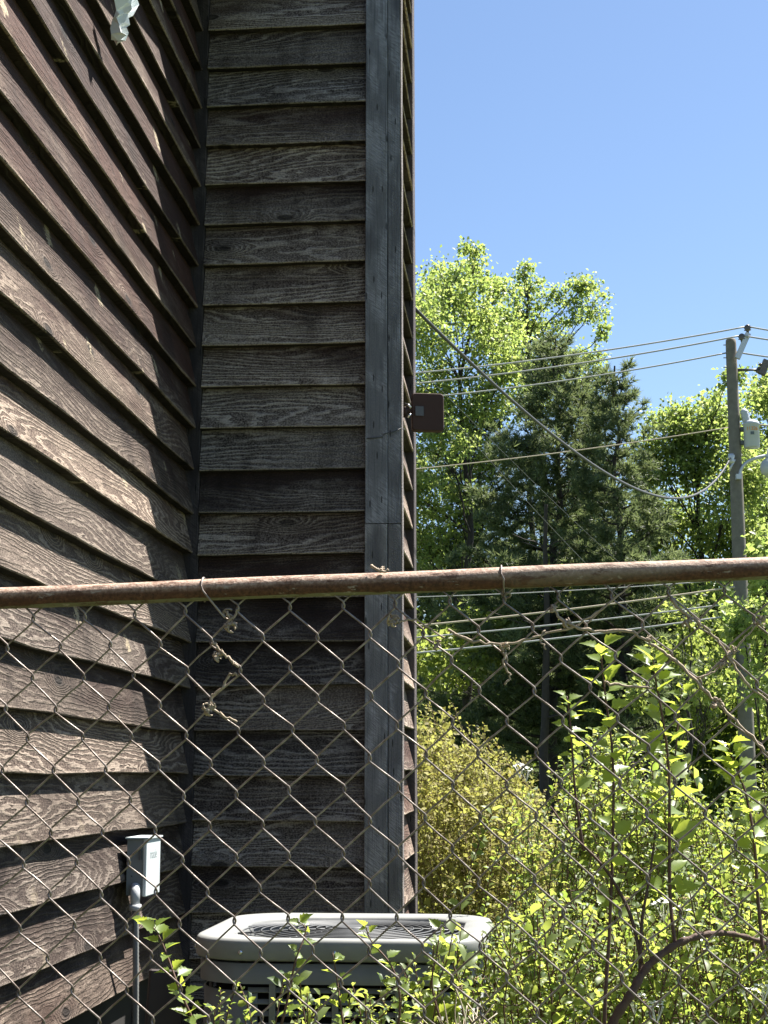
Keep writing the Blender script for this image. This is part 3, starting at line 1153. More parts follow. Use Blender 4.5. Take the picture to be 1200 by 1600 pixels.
# ------------------------------------------------------------------ dry vine on the fence
def build_vine():
    r = random.Random(8)

    def path(pix, label, rad=.0026, wob=.0012):
        pts = [fence_px(px, py, n) for px, py, n in pix]
        # smooth (Catmull-Rom)
        out = []
        P = [pts[0]] + pts + [pts[-1]]
        for i in range(1, len(P) - 2):
            for f in np.linspace(0, 1, 7)[:-1]:
                a, b, c, d = P[i - 1], P[i], P[i + 1], P[i + 2]
                out.append(.5 * ((2 * b) + (c - a) * f + (2 * a - 5 * b + 4 * c - d) * f * f + (3 * b - a - 3 * c + d) * f ** 3)
                           + Vector((r.gauss(0, wob), r.gauss(0, wob), r.gauss(0, wob))))
        out.append(P[-1])
        root = empty('dry_vine', out[0], label, 'vine', 'dry vine stems on the fence')
        mb = MB()
        mb.tube([p - out[0] for p in out], [rad * r.uniform(.8, 1.2) * (1 - .3 * i / len(out)) for i in range(len(out))], 6)
        mb.build('stem', M_DRY, root)
        return root

    def clump(root, px, py, n=.008, R=.009, k=9):
        c = fence_px(px, py, n) - root.location
        mb = MB()
        for i in range(k):
            d = Vector((r.gauss(0, 1), r.gauss(0, .7), r.gauss(-.25, 1))).normalized()
            q = d.orthogonal().normalized()
            e = r.uniform(.6, 1.25) * R
            pts = [c + d * e * f + q * e * .5 * math.sin(f * 3.2) for f in (0, .3, .6, .85, 1.0)]
            mb.tube(pts, [.0021, .0024, .0022, .0018, .0008], 5)
        # papery husk bits
        for i in range(k):
            d = Vector((r.gauss(0, 1), r.gauss(0, .7), r.gauss(0, 1))).normalized() * R * r.uniform(.3, .8)
            u = Vector((r.gauss(0, 1), r.gauss(0, 1), r.gauss(0, 1))).normalized()
            v = u.orthogonal()
            w = R * r.uniform(.2, .4)
            mb.add([c + d, c + d + u * w + v * w * .6, c + d + u * w * 2, c + d + u * w - v * w * .6], [(0, 1, 2, 3)])
        mb.build('seed_clump', M_DRY, root)

    v = path([(700, 985, .006), (742, 1003, .008), (790, 1006, .008), (845, 992, .007), (905, 975, .008), (955, 940, .006), (985, 916, .004)],
             'pale dry vine arching from the corner board to the rail above the leafy shoot')
    clump(v, 683, 1008)
    clump(v, 788, 1010, .008, .010)
    v = path([(617, 975, .005), (640, 968, .006), (660, 975, .007), (695, 997, .006)], 'short dry vine crossing the corner board just below the rail', .0022)
    clump(v, 614, 968, .008, .012, 11)
    v = path([(790, 1020, .006), (786, 1038, .007), (797, 1055, .006), (788, 1070, .006)], 'thin curled dry tendril hanging right of the corner board', .0022)
    v = path([(850, 985, .004), (845, 1000, .004), (853, 1015, .005)], 'tiny dry tendril loop left of the tallest leafy shoot', .0018)
    v = path([(862, 945, .006), (880, 970, .007), (920, 985, .008), (975, 985, .006), (1008, 1000, .007), (1032, 1016, .008), (1060, 1036, .008), (1095, 1072, .007), (1130, 1108, .006), (1168, 1145, .006), (1200, 1180, .006), (1240, 1225, .006)],
             'long dry vine running down the mesh towards the lower right', .0032)
    clump(v, 885, 972, .008, .011, 10)
    clump(v, 866, 950, .008, .008)
    clump(v, 1014, 998, .008, .007)
    clump(v, 1120, 1100, .009, .011, 11)
    v = path([(1046, 935, .006), (1072, 960, .007), (1095, 975, .007), (1125, 1005, .008), (1150, 1045, .008), (1180, 1080, .006), (1215, 1105, .006)],
             'dry vine in the upper right mesh crossing the utility pole', .0030)
    clump(v, 1075, 970, .008, .012, 11)
    clump(v, 1143, 1020, .008, .010, 10)
    clump(v, 1130, 1037, .008, .010, 10)
    v = path([(1090, 1058, .006), (1115, 1050, .006), (1140, 1025, .006), (1165, 995, .006), (1190, 968, .006)], 'thin dry vine rising towards the right end of the rail', .0020)
    clump(v, 1188, 970, .008, .011, 10)
    v = path([(945, 1066, .005), (980, 1072, .006), (1020, 1075, .006)], 'straight pale twig between the two tallest leafy shoots', .0024)
    v = path([(332, 1003, .006), (345, 1018, .008), (358, 1028, .006), (372, 1043, .006)], 'dry vine knot on the mesh in the shade near the inside corner', .0030)
    clump(v, 340, 1024, .009, .011, 12)
    v = path([(371, 1053, .004), (358, 1056, .005), (347, 1075, .005), (330, 1090, .006), (331, 1105, .006), (352, 1120, .006), (370, 1128, .004)],
             'curving dry vine below the knot near the inside corner', .0024)
    clump(v, 327, 1108, .009, .012, 12)
    v = path([(352, 955, .004), (362, 966, .008), (370, 955, .006), (373, 948, .004)], 'dry tuft hanging from the left tie wire', .0022)
    clump(v, 358, 976, .008, .013, 11)
    v = path([(580, 884, .012), (595, 893, .021), (607, 892, .021)], 'broken vine end poking above the rail at the corner board', .0026)
    clump(v, 597, 889, .014, .006, 6)


build_vine()

# ------------------------------------------------------------------ leaves and shrubs
LEAF_SMALL = (np.array([(0, 0, 0), (.27, .38, .10), (.22, .76, .04), (0, 1.0, -.22), (-.24, .74, .10), (-.29, .36, .15), (0, .5, .02)], dtype=np.float32),
              np.array([(0, 1, 6), (1, 2, 6), (2, 3, 6), (3, 4, 6), (4, 5, 6), (5, 0, 6)], dtype=np.int32))
LEAF_QUAD = (np.array([(0, 0, 0), (.36, .5, .12), (0, 1.0, -.05), (-.36, .5, .12)], dtype=np.float32),
             np.array([(0, 1, 2), (0, 2, 3)], dtype=np.int32))


def frames(D, N):
    """columns X, Y(dir), Z(normal) from direction and rough normal arrays"""
    D = D / np.maximum(np.linalg.norm(D, axis=1, keepdims=True), 1e-6)
    N = N - D * np.sum(D * N, axis=1, keepdims=True)
    N = N / np.maximum(np.linalg.norm(N, axis=1, keepdims=True), 1e-6)
    X = np.cross(D, N)
    return X, D, N


def leaf_mesh(name, P, D, N, size, mat, shape=LEAF_QUAD):
    X, D, N = frames(D, N)
    sv, sf = shape
    k = len(sv)
    V = (P[:, None, :] + size[:, None, None] * (sv[None, :, 0:1] * X[:, None, :] + sv[None, :, 1:2] * D[:, None, :] + sv[None, :, 2:3] * N[:, None, :]))
    Fc = (np.arange(len(P))[:, None, None] * k + sf[None]).reshape(-1, 3)
    return np_mesh(name, V.reshape(-1, 3), Fc, mat, True)


def leaf_object_mesh(name, shape, mat):
    return np_mesh(name, shape[0], shape[1], mat, True)


ME_SMALL = leaf_object_mesh('leaf', LEAF_SMALL, M_SPIREA)
# lobed, toothed leaf for the tall shoots
_out = [(0, 0), (.09, .08), (.27, .14), (.40, .30), (.29, .38), (.36, .52), (.25, .58), (.24, .70), (.14, .76), (.08, .90), (0, 1.08)]
_half = [(x, y, .45 * x - .16 * y * y) for x, y in _out]
_mid = [(0, y, -.16 * y * y) for y in (.25, .5, .75)]
_lv = _half + [(-x, y, z) for x, y, z in _half[1:-1]] + _mid
_ri = list(range(0, 11))
_li = [0] + list(range(11, 20)) + [10]
_mi = [20, 21, 22]
_lf = []


def _fan(side, flip):
    spine = [0, 20, 20, 20, 21, 21, 21, 22, 22, 22, 10]
    for i in range(10):
        a, b = side[i], side[i + 1]
        m0, m1 = spine[i], spine[i + 1]
        tri = []
        if a != m0 and b != m0:
            tri.append((m0, a, b))
        if m0 != m1 and b != m1:
            tri.append((m0, b, m1))
        for q in tri:
            if len(set(q)) == 3:
                _lf.append(q if not flip else q[::-1])


_fan(_ri, False)
_fan(_li, True)
LEAF_LOBED = (np.array(_lv, dtype=np.float32), np.array(_lf, dtype=np.int32))
ME_LOBED = leaf_object_mesh('leaf', LEAF_LOBED, M_SHOOT)


def mat_from(Xv, Dv, Nv, P, s):
    M = Matrix.Identity(4)
    for j in range(3):
        M[j][0] = Xv[j] * s
        M[j][1] = Dv[j] * s
        M[j][2] = Nv[j] * s
        M[j][3] = P[j]
    return M


def shrub(name, label, base, stems, leaf_len, mat, seed, near_leaves=0, shape=LEAF_SMALL, group=None, twig=M_TWIG, flowers=(), lat=(5, 9), spread=.10,
          step=.0135, buds=0, cat='shrub', latlen=(.08, .2)):
    """stems: list of (base point, tip point, bow vector); leaves sit on laterals along each stem"""
    r = np.random.default_rng(seed)
    rr = random.Random(seed)
    root = empty(name, base, label, cat, group)
    b = np.array(base)
    tw = MB()
    Ps, Ds, Ns, Ss, tips = [], [], [], [], []

    def twig_leaves(p0, p1, bow, r0, main):
        L = np.linalg.norm(p1 - p0)
        vary = rr.choice((.65, .85, 1.0, 1.0, 1.25, 1.6))
        n = max(3, int(L / .05))
        f = np.linspace(0, 1, n + 1)[:, None]
        pts = p0 + (p1 - p0) * f + bow * (4 * f * (1 - f))
        pts[1:-1] += r.normal(0, .004, (n - 1, 3))
        tw.tube([tuple(q - b) for q in pts], list(np.linspace(r0, r0 * .4, n + 1)), 4 if not main else 5, False)
        k = max(3, int(L / (step * max(.8, vary))))
        ff = np.linspace(.30 if main else .10, 1.0, k)
        seg = np.clip((ff * n).astype(int), 0, n - 1)
        loc = pts[seg] + (pts[seg + 1] - pts[seg]) * (ff * n - seg)[:, None]
        tan = (pts[seg + 1] - pts[seg])
        tan /= np.linalg.norm(tan, axis=1, keepdims=True)
        az = np.arange(k) * 2.4 + r.uniform(0, 6)
        side = np.stack([np.cos(az), np.sin(az), np.zeros(k)], 1)
        side -= tan * np.sum(side * tan, 1, keepdims=True)
        D = side * .9 + tan * .55 + r.normal(0, .28, (k, 3)) + np.array([0, 0, .12])
        N = np.array([.35, -.15, .8]) + r.normal(0, .5, (k, 3)) + tan * .2
        Ps.append(loc)
        Ds.append(D)
        Ns.append(N)
        Ss.append(leaf_len * vary * r.uniform(.45, 1.2, k) * (1.0 - .25 * ff))
        return pts

    for p0, p1, bow in stems:
        p0, p1, bow = np.array(p0), np.array(p1), np.array(bow)
        L = np.linalg.norm(p1 - p0)
        pts = twig_leaves(p0, p1, bow, .0035, True)
        tips.append(pts[-1])
        for q in range(rr.randint(*lat)):
            f = rr.uniform(.35, .97)
            i = min(int(f * (len(pts) - 1)), len(pts) - 2)
            o = pts[i]
            tan = pts[i + 1] - pts[i]
            tan /= np.linalg.norm(tan)
            d = tan * .8 + r.normal(0, .75, 3) + np.array([0, 0, .25])
            d /= np.linalg.norm(d)
            ln = rr.uniform(*latlen) * (1.15 - .5 * f)
            pe = twig_leaves(o, o + d * ln, np.array([0, 0, -.01]), .0017, False)
            tips.append(pe[-1])
    P, D, N, Sz = np.concatenate(Ps), np.concatenate(Ds), np.concatenate(Ns), np.concatenate(Ss)
    tw.build('branches', twig, root)
    keep = np.ones(len(P), bool)
    if near_leaves:
        camp = np.array([0, 0, CAM_Z])
        dist = np.linalg.norm(P - camp, axis=1) - Sz * 6
        idx = np.argsort(dist)[:near_leaves]
        keep[idx] = False
        X, Dn, Nn = frames(D[idx], N[idx])
        me = ME_SMALL if mat is M_SPIREA else leaf_object_mesh('leaf', shape, mat)
        for i, q in enumerate(idx):
            link('leaf', me, root, mat_from(X[i], Dn[i], Nn[i], P[q] - b, float(Sz[q]) * 1.15))
    me = leaf_mesh('foliage', P[keep] - b, D[keep], N[keep], Sz[keep], mat, shape)
    fo = link('foliage', me, root)
    fo['kind'] = 'stuff'
    # flower heads
    for fp in flowers:
        fm = MB()
        c = Vector(fp) - Vector(base)
        for i in range(26):
            a, q = rr.uniform(0, 6.28), math.sqrt(rr.random())
            p = c + Vector((.023 * q * math.cos(a), .023 * q * math.sin(a), .010 * (1 - q * q) + rr.uniform(-.002, .002)))
            s = rr.uniform(.0032, .0046)
            tilt = Vector((rr.gauss(0, .4), rr.gauss(0, .4), 1)).normalized()
            u = tilt.orthogonal().normalized()
            v = tilt.cross(u)
            ring = []
            for k in range(10):
                an = 2 * math.pi * k / 10
                rad = s * (1.0 if k % 2 == 0 else .55)
                ring.append(p + (u * math.cos(an) + v * math.sin(an)) * rad)
            fm.add([p + tilt * .001] + ring, [(0, 1 + k, 1 + (k + 1) % 10) for k in range(10)], True)
        for i in range(8):
            a = rr.uniform(0, 6.28)
            fm.tube([c + Vector((0, 0, -.035)), c + Vector((.015 * math.cos(a), .015 * math.sin(a), 0))], .0006, 3, False)
        fm.build('flower_cluster', M_PETAL, root)
    for i in range(buds):
        bm_ = MB()
        tp = Vector(tips[rr.randrange(len(tips))]) - Vector(base)
        for q in range(14):
            a, e = rr.uniform(0, 6.28), math.sqrt(rr.random()) * .015
            bm_.lathe([(.0006, 0), (.0017, .0015), (.0006, .003)], tp + Vector((e * math.cos(a), e * math.sin(a), rr.uniform(0, .006))), 5)
        bm_.build('bud_cluster', M_BUD, root)
    return root


def stem_set(n, px_rng, top_fn, dist_rng, base_z, seed, lean=.12, base_spread=.6, rag=0):
    """upright stems whose tips fill a region of the place, from a shared base zone"""
    r = random.Random(seed)
    out = []
    for i in range(n):
        px = r.uniform(*px_rng)
        big = r.gauss(0, rag) if rag else 0
        d = r.uniform(*dist_rng)
        ty = top_fn(px) + abs(r.gauss(0, 45)) + big
        tip = at(px, ty, d)
        mid = at((px_rng[0] + px_rng[1]) / 2, 1500, (dist_rng[0] + dist_rng[1]) / 2)
        bx = tip.x + (mid.x - tip.x) * base_spread + r.gauss(0, .04)
        by = tip.y + (mid.y - tip.y) * base_spread + r.gauss(0, .04)
        bow = (r.gauss(0, lean), r.gauss(0, lean * .6), r.uniform(0, .08))
        out.append(((bx, by, base_z), tuple(tip), bow))
    return out


def interp(xs, ys):
    return lambda x: float(np.interp(x, xs, ys))


def mid_base(st):
    return (sum(s[0][0] for s in st) / len(st), sum(s[0][1] for s in st) / len(st), 0)


GS = 'white flowering small leaved shrubs behind the fence'
# low shrub in front of the left half of the air conditioner
st = stem_set(20, (285, 560), interp([280, 330, 380, 440, 470, 520, 560], [1570, 1535, 1510, 1510, 1520, 1540, 1520]), (3.15, 3.65), .1, 41, .05)
shrub('flowering_shrub', 'small leaved shrub in front of the left half of the air conditioner', mid_base(st), st, .028, M_SPIREA, 41, 120, group=GS, lat=(3, 6), buds=5, latlen=(.05, .13))
st = stem_set(34, (560, 790), interp([560, 600, 640, 700, 740, 790], [1560, 1530, 1500, 1450, 1470, 1440]), (3.15, 3.7), .1, 42, .05)
shrub('flowering_shrub', 'small leaved shrub hiding the right front of the air conditioner', mid_base(st), st, .031, M_SPIREA, 42, 120, group=GS, lat=(4, 7), buds=5, latlen=(.05, .15),
      flowers=[at(826, 1205, 4.6)][:0])
st = stem_set(66, (760, 1000), interp([760, 820, 880, 940, 1000], [1450, 1410, 1390, 1400, 1400]), (3.1, 3.9), .1, 43, .08)
shrub('flowering_shrub', 'dense low shrub between the air conditioner and the arching cane', mid_base(st), st, .026, M_SPIREA, 43, 150, group=GS, lat=(6, 10), buds=8,
      flowers=[at(991, 1557, 3.15), at(1025, 1572, 3.1)])
st = stem_set(80, (985, 1280), interp([985, 1050, 1120, 1200, 1280], [1420, 1370, 1350, 1340, 1330]), (3.1, 3.9), .1, 44, .08)
shrub('flowering_shrub', 'dense shrub with white flowers below and right of the arching cane', mid_base(st), st, .026, M_SPIREA, 44, 150, group=GS, lat=(6, 10), buds=10,
      flowers=[at(1036, 1413, 3.2), at(1064, 1424, 3.25), at(1080, 1470, 3.2), at(1190, 1545, 3.15), at(1172, 1552, 3.2)])
st = stem_set(84, (875, 1080), interp([860, 890, 930, 990, 1080], [1230, 1165, 1130, 1140, 1190]), (4.3, 5.3), .1, 45, .10)
shrub('flowering_shrub', 'tall airy shrub behind the leafy shoots left of the utility pole', mid_base(st), st, .029, M_SPIREA, 45, 60, group=GS, lat=(6, 10), step=.013, buds=4)
st = stem_set(90, (1060, 1300), interp([1060, 1120, 1200, 1300], [1230, 1250, 1200, 1150]), (4.2, 5.2), .1, 46, .10)
shrub('flowering_shrub', 'tall airy shrub at the right edge below the utility pole', mid_base(st), st, .029, M_SPIREA, 46, 60, group=GS, lat=(6, 10), step=.013, buds=8)
st = stem_set(12, (760, 880), interp([740, 800, 870], [1290, 1225, 1225]), (4.8, 5.6), .1, 47, .08)
shrub('flowering_shrub', 'thin shrub with one white flower head beside the golden shrub', mid_base(st), st, .028, M_SPIREA, 47, 30, group=GS, lat=(4, 7), step=.014,
      flowers=[at(812, 1198, 4.8), at(822, 1204, 4.8), at(700, 1520, 3.2)][:2])

# golden shrub further back
st = stem_set(190, (580, 870), interp([580, 660, 720, 760, 800, 840, 875], [1120, 1105, 1125, 1150, 1190, 1240, 1300]), (8.2, 10.4), .05, 48, .14, .3, 16)
shrub('golden_shrub', 'fine textured golden brown shrub beside the chase', mid_base(st), st, .037, M_GOLD, 48, 0, LEAF_QUAD, lat=(9, 14), step=.016, latlen=(.12, .34))


# ------------------------------------------------------------------ tall leafy shoots and arching cane
def smooth_path(pts, n=6):
    P = [pts[0]] + list(pts) + [pts[-1]]
    out = []
    for i in range(1, len(P) - 2):
        for f in np.linspace(0, 1, n + 1)[:-1]:
            a, b, c, d = P[i - 1], P[i], P[i + 1], P[i + 2]
            out.append(.5 * ((2 * b) + (c - a) * f + (2 * a - 5 * b + 4 * c - d) * f * f + (3 * b - a - 3 * c + d) * f ** 3))
    out.append(P[-1])
    return out


def shoot(root, pix, dist, r0, leaf_from, nleaf, size, seed, stem_name='stem', mat=M_TWIG, leafpar=None, topbig=.8):
    r = random.Random(seed)
    pts = smooth_path([at(px, py, dist + dd) for px, py, dd in pix])
    mb = MB()
    L0 = root.location
    n = len(pts)
    mb.tube([p - L0 for p in pts], [r0 * (1 - .65 * i / (n - 1)) for i in range(n)], 6)
    stem = mb.build(stem_name, mat, root)
    par = stem if leafpar else root
    for i in range(nleaf):
        f = leaf_from + (1 - leaf_from) * (i + r.uniform(-.3, .3)) / nleaf
        f = min(max(f, 0), .995)
        k = min(int(f * (n - 1)), n - 2)
        o = pts[k].lerp(pts[k + 1], f * (n - 1) - k)
        tan = (pts[k + 1] - pts[k]).normalized()
        az = i * 2.4 + r.uniform(-.5, .5)
        # leaves spread mostly sideways as seen along the row
        side = Vector((math.cos(az), .7 * math.sin(az), 0)).normalized()
        pet = o + (side * .6 + tan * .6) * size * r.uniform(.12, .3)
        D = (side + tan * r.uniform(.2, .9) + Vector((0, 0, r.uniform(-.25, .2)))).normalized()
        N = (Vector((0, 0, .8)) + tan * .2 + Vector((r.gauss(0, .5) + .25, r.gauss(0, .5) - .7, 0))).normalized()
        s = size * r.uniform(.7, 1.2) * (1 - (1 - topbig) * f)
        Xv, Dv, Nv = frames(np.array([D]), np.array([N]))
        lo = link('leaf', ME_LOBED, par, mat_from(Xv[0], Dv[0], Nv[0], pet - L0, s))
        tb = MB()
        tb.tube([o - L0, (o + pet) / 2 - L0 + Vector((0, 0, .001)), pet - L0], .0009, 4, False)
        tb.build('petiole', M_SPIREA, par)
    return stem


GN = 'tall leafy shoots behind the fence'
D0 = 2.95
t = empty('leafy_shoot', at(945, 1640, D0), 'tallest leafy shoot, standing alone left of the other shoots', 'plant', GN)
shoot(t, [(945, 1700, 0), (945, 1580, 0), (952, 1460, .02), (958, 1300, .03), (957, 1180, .04), (945, 1080, .05), (938, 1010, .06)], D0, .0046, .36, 40, .048, 61)
t = empty('leafy_shoot', at(1052, 1470, D0), 'bright leafy shoot rising from the arching cane, right of the tallest shoot', 'plant', GN)
shoot(t, [(1055, 1478, 0), (1047, 1400, .02), (1046, 1300, .03), (1045, 1200, .05), (1035, 1120, .05), (1024, 1060, .05), (1020, 1028, .05)], D0, .0042, .16, 44, .054, 62)
t = empty('leafy_shoot', at(1190, 1480, D0), 'leafy shoot near the right edge in front of the pole base', 'plant', GN)
shoot(t, [(1192, 1485, 0), (1184, 1400, .02), (1178, 1310, .03), (1165, 1240, .05), (1150, 1200, .05), (1138, 1165, .05)], D0, .0040, .15, 38, .050, 63)
t = empty('leafy_shoot', at(905, 1260, 3.6), 'short reddish leafy shoot left of the tallest shoot', 'plant', GN)
shoot(t, [(912, 1330, 0), (900, 1250, 0), (894, 1170, .02), (890, 1120, .03), (886, 1088, .04)], 3.6, .0042, .3, 18, .044, 64)
t = empty('leafy_shoot', at(1075, 1180, 3.3), 'small leafy shoot tip beside the top of the bright shoot', 'plant', GN)
shoot(t, [(1040, 1240, 0), (1055, 1180, 0), (1060, 1120, .02), (1066, 1075, .03)], 3.3, .0026, .2, 20, .032, 65)

t = empty('leafy_sprig', at(300, 1620, 3.0), 'leafy sprig reaching up in front of the grey conduit', 'plant')
shoot(t, [(325, 1640, 0), (300, 1590, 0), (280, 1545, 0), (262, 1495, .02), (244, 1455, .03), (224, 1438, .04)], 3.0, .0030, .05, 26, .040, 66)
for (pa, lb, sd, nl) in (([(440, 1600, 0), (452, 1550, 0), (462, 1500, 0), (478, 1455, .02), (466, 1440, .02)], 'leafy sprig rising in front of the left side of the grille', 67, 14),
                 ([(620, 1620, 0), (625, 1560, 0), (612, 1510, 0), (580, 1470, .02), (572, 1448, .02)], 'leafy sprig in front of the middle of the grille', 68, 16),
                 ([(690, 1600, 0), (675, 1540, 0), (682, 1490, 0), (690, 1450, .02)], 'leafy sprig in front of the right side of the grille', 69, 13),
                 ([(540, 1640, 0), (535, 1590, 0), (528, 1540, .02), (520, 1490, .02)], 'leafy sprig low in front of the louvers', 70, 12)):
    t = empty('leafy_sprig', at(pa[0][0], pa[0][1], 3.05), lb, 'plant')
    shoot(t, pa, 3.05, .0028, .1, nl, .030, sd)

# arching cane with two dark side stems
t = empty('arching_cane', at(948, 1640, 2.9), 'thick brown cane arching over to the right at the bottom', 'plant')
L0 = t.location
pts = smooth_path([at(px, py, 2.9 + d) for px, py, d in ((940, 1690, 0), (955, 1605, 0), (985, 1555, 0), (1012, 1510, .02), (1055, 1477, .04), (1100, 1461, .06), (1140, 1459, .08), (1185, 1470, .1), (1240, 1490, .12))], 8)
mb = MB()
mb.tube([p - L0 for p in pts], [.0095 * (1 - .6 * i / len(pts)) + .0012 * math.sin(i * 1.7) for i in range(len(pts))], 8)
mb.build('stem', M_CANE, t)
for pix in ([(1000, 1520, .01), (1003, 1440, .02), (1015, 1370, .03), (1024, 1300, .05)], [(1003, 1505, .01), (985, 1430, .03), (960, 1380, .04), (935, 1345, .05), (890, 1300, .08), (860, 1260, .1)]):
    p2 = smooth_path([at(px, py, 2.93 + d) for px, py, d in pix])
    mb = MB()
    mb.tube([p - L0 for p in p2], [.0042 * (1 - .6 * i / len(p2)) for i in range(len(p2))], 6)
    mb.build('side_stem', M_CANE, t)

# dry straw stalks at the bottom
r_ = random.Random(77)
t = empty('dry_stalks', at(715, 1640, 2.95), 'bunch of pale dry stalks in front of the right corner of the air conditioner', 'plant')
L0 = t.location
for i in range(22):
    b0 = at(720 + r_.gauss(0, 16), 1660, 2.95 + r_.uniform(-.05, .08))
    e = at(715 + r_.gauss(0, 38), r_.uniform(1535, 1600), 2.95 + r_.uniform(-.1, .15))
    mb = MB()
    mid = (b0 + e) / 2 + Vector((r_.gauss(0, .006), 0, .012))
    mb.tube([p - L0 for p in smooth_path([b0, mid, e], 4)], [.0016] * 4 + [.0012] * 5, 4)
    mb.build('stalk', M_STRAW, t)

# ------------------------------------------------------------------ utility pole and overhead lines
PD = 30.0
PK = PD / 36.0
PPM = FPX / PD
pole_base = at(1172, 1300, PD)
pole_top = at(1142, 530, PD)
pole_x, pole_y = at(1143, 560, PD).x, at(1143, 560, PD).y
pole = empty('utility_pole', (pole_x, pole_y, 0), 'weathered wooden utility pole with wires and steel bracket at its top', 'utility pole')
ZP = pole_top.z
mb = MB()
mb.lathe([(.168, -.5), (.155, 2.0), (.134, ZP * .6), (.107, ZP - .1), (.102, ZP - .02), (.084, ZP)], (0, 0, 0), 18)
mb.build('pole_shaft', M_POLE, pole)
RIGHT = Vector((_c, _s, 0))
FWD = Vector((-_s, _c, 0))


def pole_pt(px, py, dy=0.0):
    return at(px, py, PD + dy) - pole.location


def bar(mb, a, b, w, d):
    a, b = Vector(a), Vector(b)
    t_ = (b - a).normalized()
    n_ = FWD
    s_ = t_.cross(n_).normalized()
    n_ = s_.cross(t_)
    vs_ = []
    for p in (a, b):
        for i, j in ((-1, -1), (1, -1), (1, 1), (-1, 1)):
            vs_.append(p + s_ * w * i + n_ * d * j)
    mb.add(vs_, [(0, 1, 2, 3), (7, 6, 5, 4), (0, 4, 5, 1), (1, 5, 6, 2), (2, 6, 7, 3), (3, 7, 4, 0)])


mb = MB()
bar(mb, pole_pt(1152, 560, -.2), pole_pt(1169, 521, -.2), .055, .04)
mb.build('steel_bracket', M_GALV, pole)
for (px, py) in ((1168, 512), (1159, 526)):
    c = pole_pt(px, py, -.2)
    mb = MB()
    mb.lathe([(.02, -.14), (.03, -.07), (.075, -.05), (.05, -.03), (.075, -.01), (.05, .01), (.065, .03), (.03, .06)], c, 12)
    mb.build('insulator', M_PORC, pole)
for i, py in enumerate((539, 559, 574, 587, 597)):
    mb = MB()
    p = pole_pt(1138, py)
    mb.tube([p + RIGHT * .05, p - RIGHT * .10], .012, 5)
    mb.build('step_peg', M_CABLE, pole)
mb = MB()
a, b = pole_pt(1151, 578), pole_pt(1186, 578)
mb.tube([a, a * .3 + b * .7, b], [.03, .022, .03], 8)
mb.build('side_arm', M_BLACKCABLE, pole)
mb = MB()
bar(mb, pole_pt(1190, 585), pole_pt(1198, 563), .07, .05)
for f in (.2, .45, .7):
    q = pole_pt(1190, 585).lerp(pole_pt(1198, 563), f) - RIGHT * .09
    mb.lathe([(.02, -.03), (.05, -.01), (.05, .01), (.02, .03)], q, 10)
mb.build('fuse_cutout', M_PORC, pole)
# cable bracket and street-lamp arm
mb = MB()
p = pole_pt(1143, 717, -.18)
mb.lathe([(.05, -.1), (.07, -.05), (.05, 0), (.07, .05), (.05, .1)], p, 10)
mb.tube([pole_pt(1148, 718, -.2), pole_pt(1142, 730, -.22), pole_pt(1140, 736, -.2)], .02, 6)
mb.build('cable_clamp', M_GALV, pole)
lamp = empty('street_lamp', pole_pt(1156, 745) + pole.location, 'street lamp on a curved arm below the transformer', 'street lamp')


def lp(px, py, dy=0):
    return at(px, py, PD + dy) - lamp.location


mb = MB()
mb.tube(smooth_path([lp(1155, 748, -.1), lp(1157, 735, -.1), lp(1165, 724, -.1), (lp(1178, 717, -.1)), lp(1192, 713, -.1), lp(1204, 712, -.1)]), .035, 8)
bar(mb, lp(1150, 745, -.2), lp(1158, 745, -.2), .05, .05)
mb.build('arm', M_GALV, lamp)
mb = MB()
mb.lathe([(.04, .27), (.07, .10), (.17, .0), (.20, -.10), (.18, -.22), (.10, -.28)], lp(1203, 722, -.1), 16)
mb.build('lamp_head', M_TANK, lamp)

tr = empty('transformer', at(1175, 699, PD - .1), 'grey pole transformer with orange number mounted right of the utility pole', 'transformer')


def tp(px, py, dy=0):
    return at(px, py, PD - .1 + dy) - tr.location


RT = 12.5 / PPM
zt = tp(1175, 659).z
zb = tp(1175, 700).z
mb = MB()
mb.lathe([(RT * .93, zb), (RT, zb + .02), (RT, zt - .08), (RT * 1.06, zt - .07), (RT * 1.06, zt - .04), (RT * .9, zt), (RT * .3, zt + .04)], (0, 0, 0), 28)
mb.build('tank', M_TANK, tr)
mb = MB()
c = tp(1166, 656)
mb.lathe([(.07, -.05), (.09, 0), (.07, .04), (.09, .08), (.07, .12), (.09, .16), (.06, .2), (.03, .24)], c, 12, Matrix.Rotation(math.radians(-12), 4, 'Y'))
mb.build('bushing', M_TANK, tr)
mb = MB()
bar(mb, tp(1156, 671, .05), tp(1163, 671, .05), .04, .06)
bar(mb, tp(1156, 692, .05), tp(1164, 692, .05), .04, .06)
mb.build('mounting_bracket', M_BODY, tr)
toward = (Vector((0, 0, 0)) - Vector((tr.location.x, tr.location.y, 0))).normalized()
ex = Vector((-toward.y, toward.x, 0))
# number painted on the curved tank front: one character per object, wrapped round the tank
for i, ch in enumerate('11326'):
    a = (i - 2) * .30 + .12
    nrm = toward * math.cos(a) + ex * math.sin(a)
    tx = Vector((-nrm.y, nrm.x, 0))
    M = rot_basis(tuple(tx), (0, 0, 1), tuple(nrm), tuple(nrm * (RT + .003) + Vector((0, 0, tp(1175, 672).z))))
    text_obj('number', ch, .105, M_ORANGE, tr, M, .002)
mb = MB()
nrm = toward * math.cos(.12) + ex * math.sin(.12)
tx = Vector((-nrm.y, nrm.x, 0))
M = rot_basis(tuple(tx), (0, 0, 1), tuple(nrm), tuple(nrm * (RT + .002) + Vector((0, 0, tp(1175, 679).z))))
mb.box((-.035, -.03, -.006), (.035, .03, .003), M)
mb.build('nameplate', M_INK, tr)


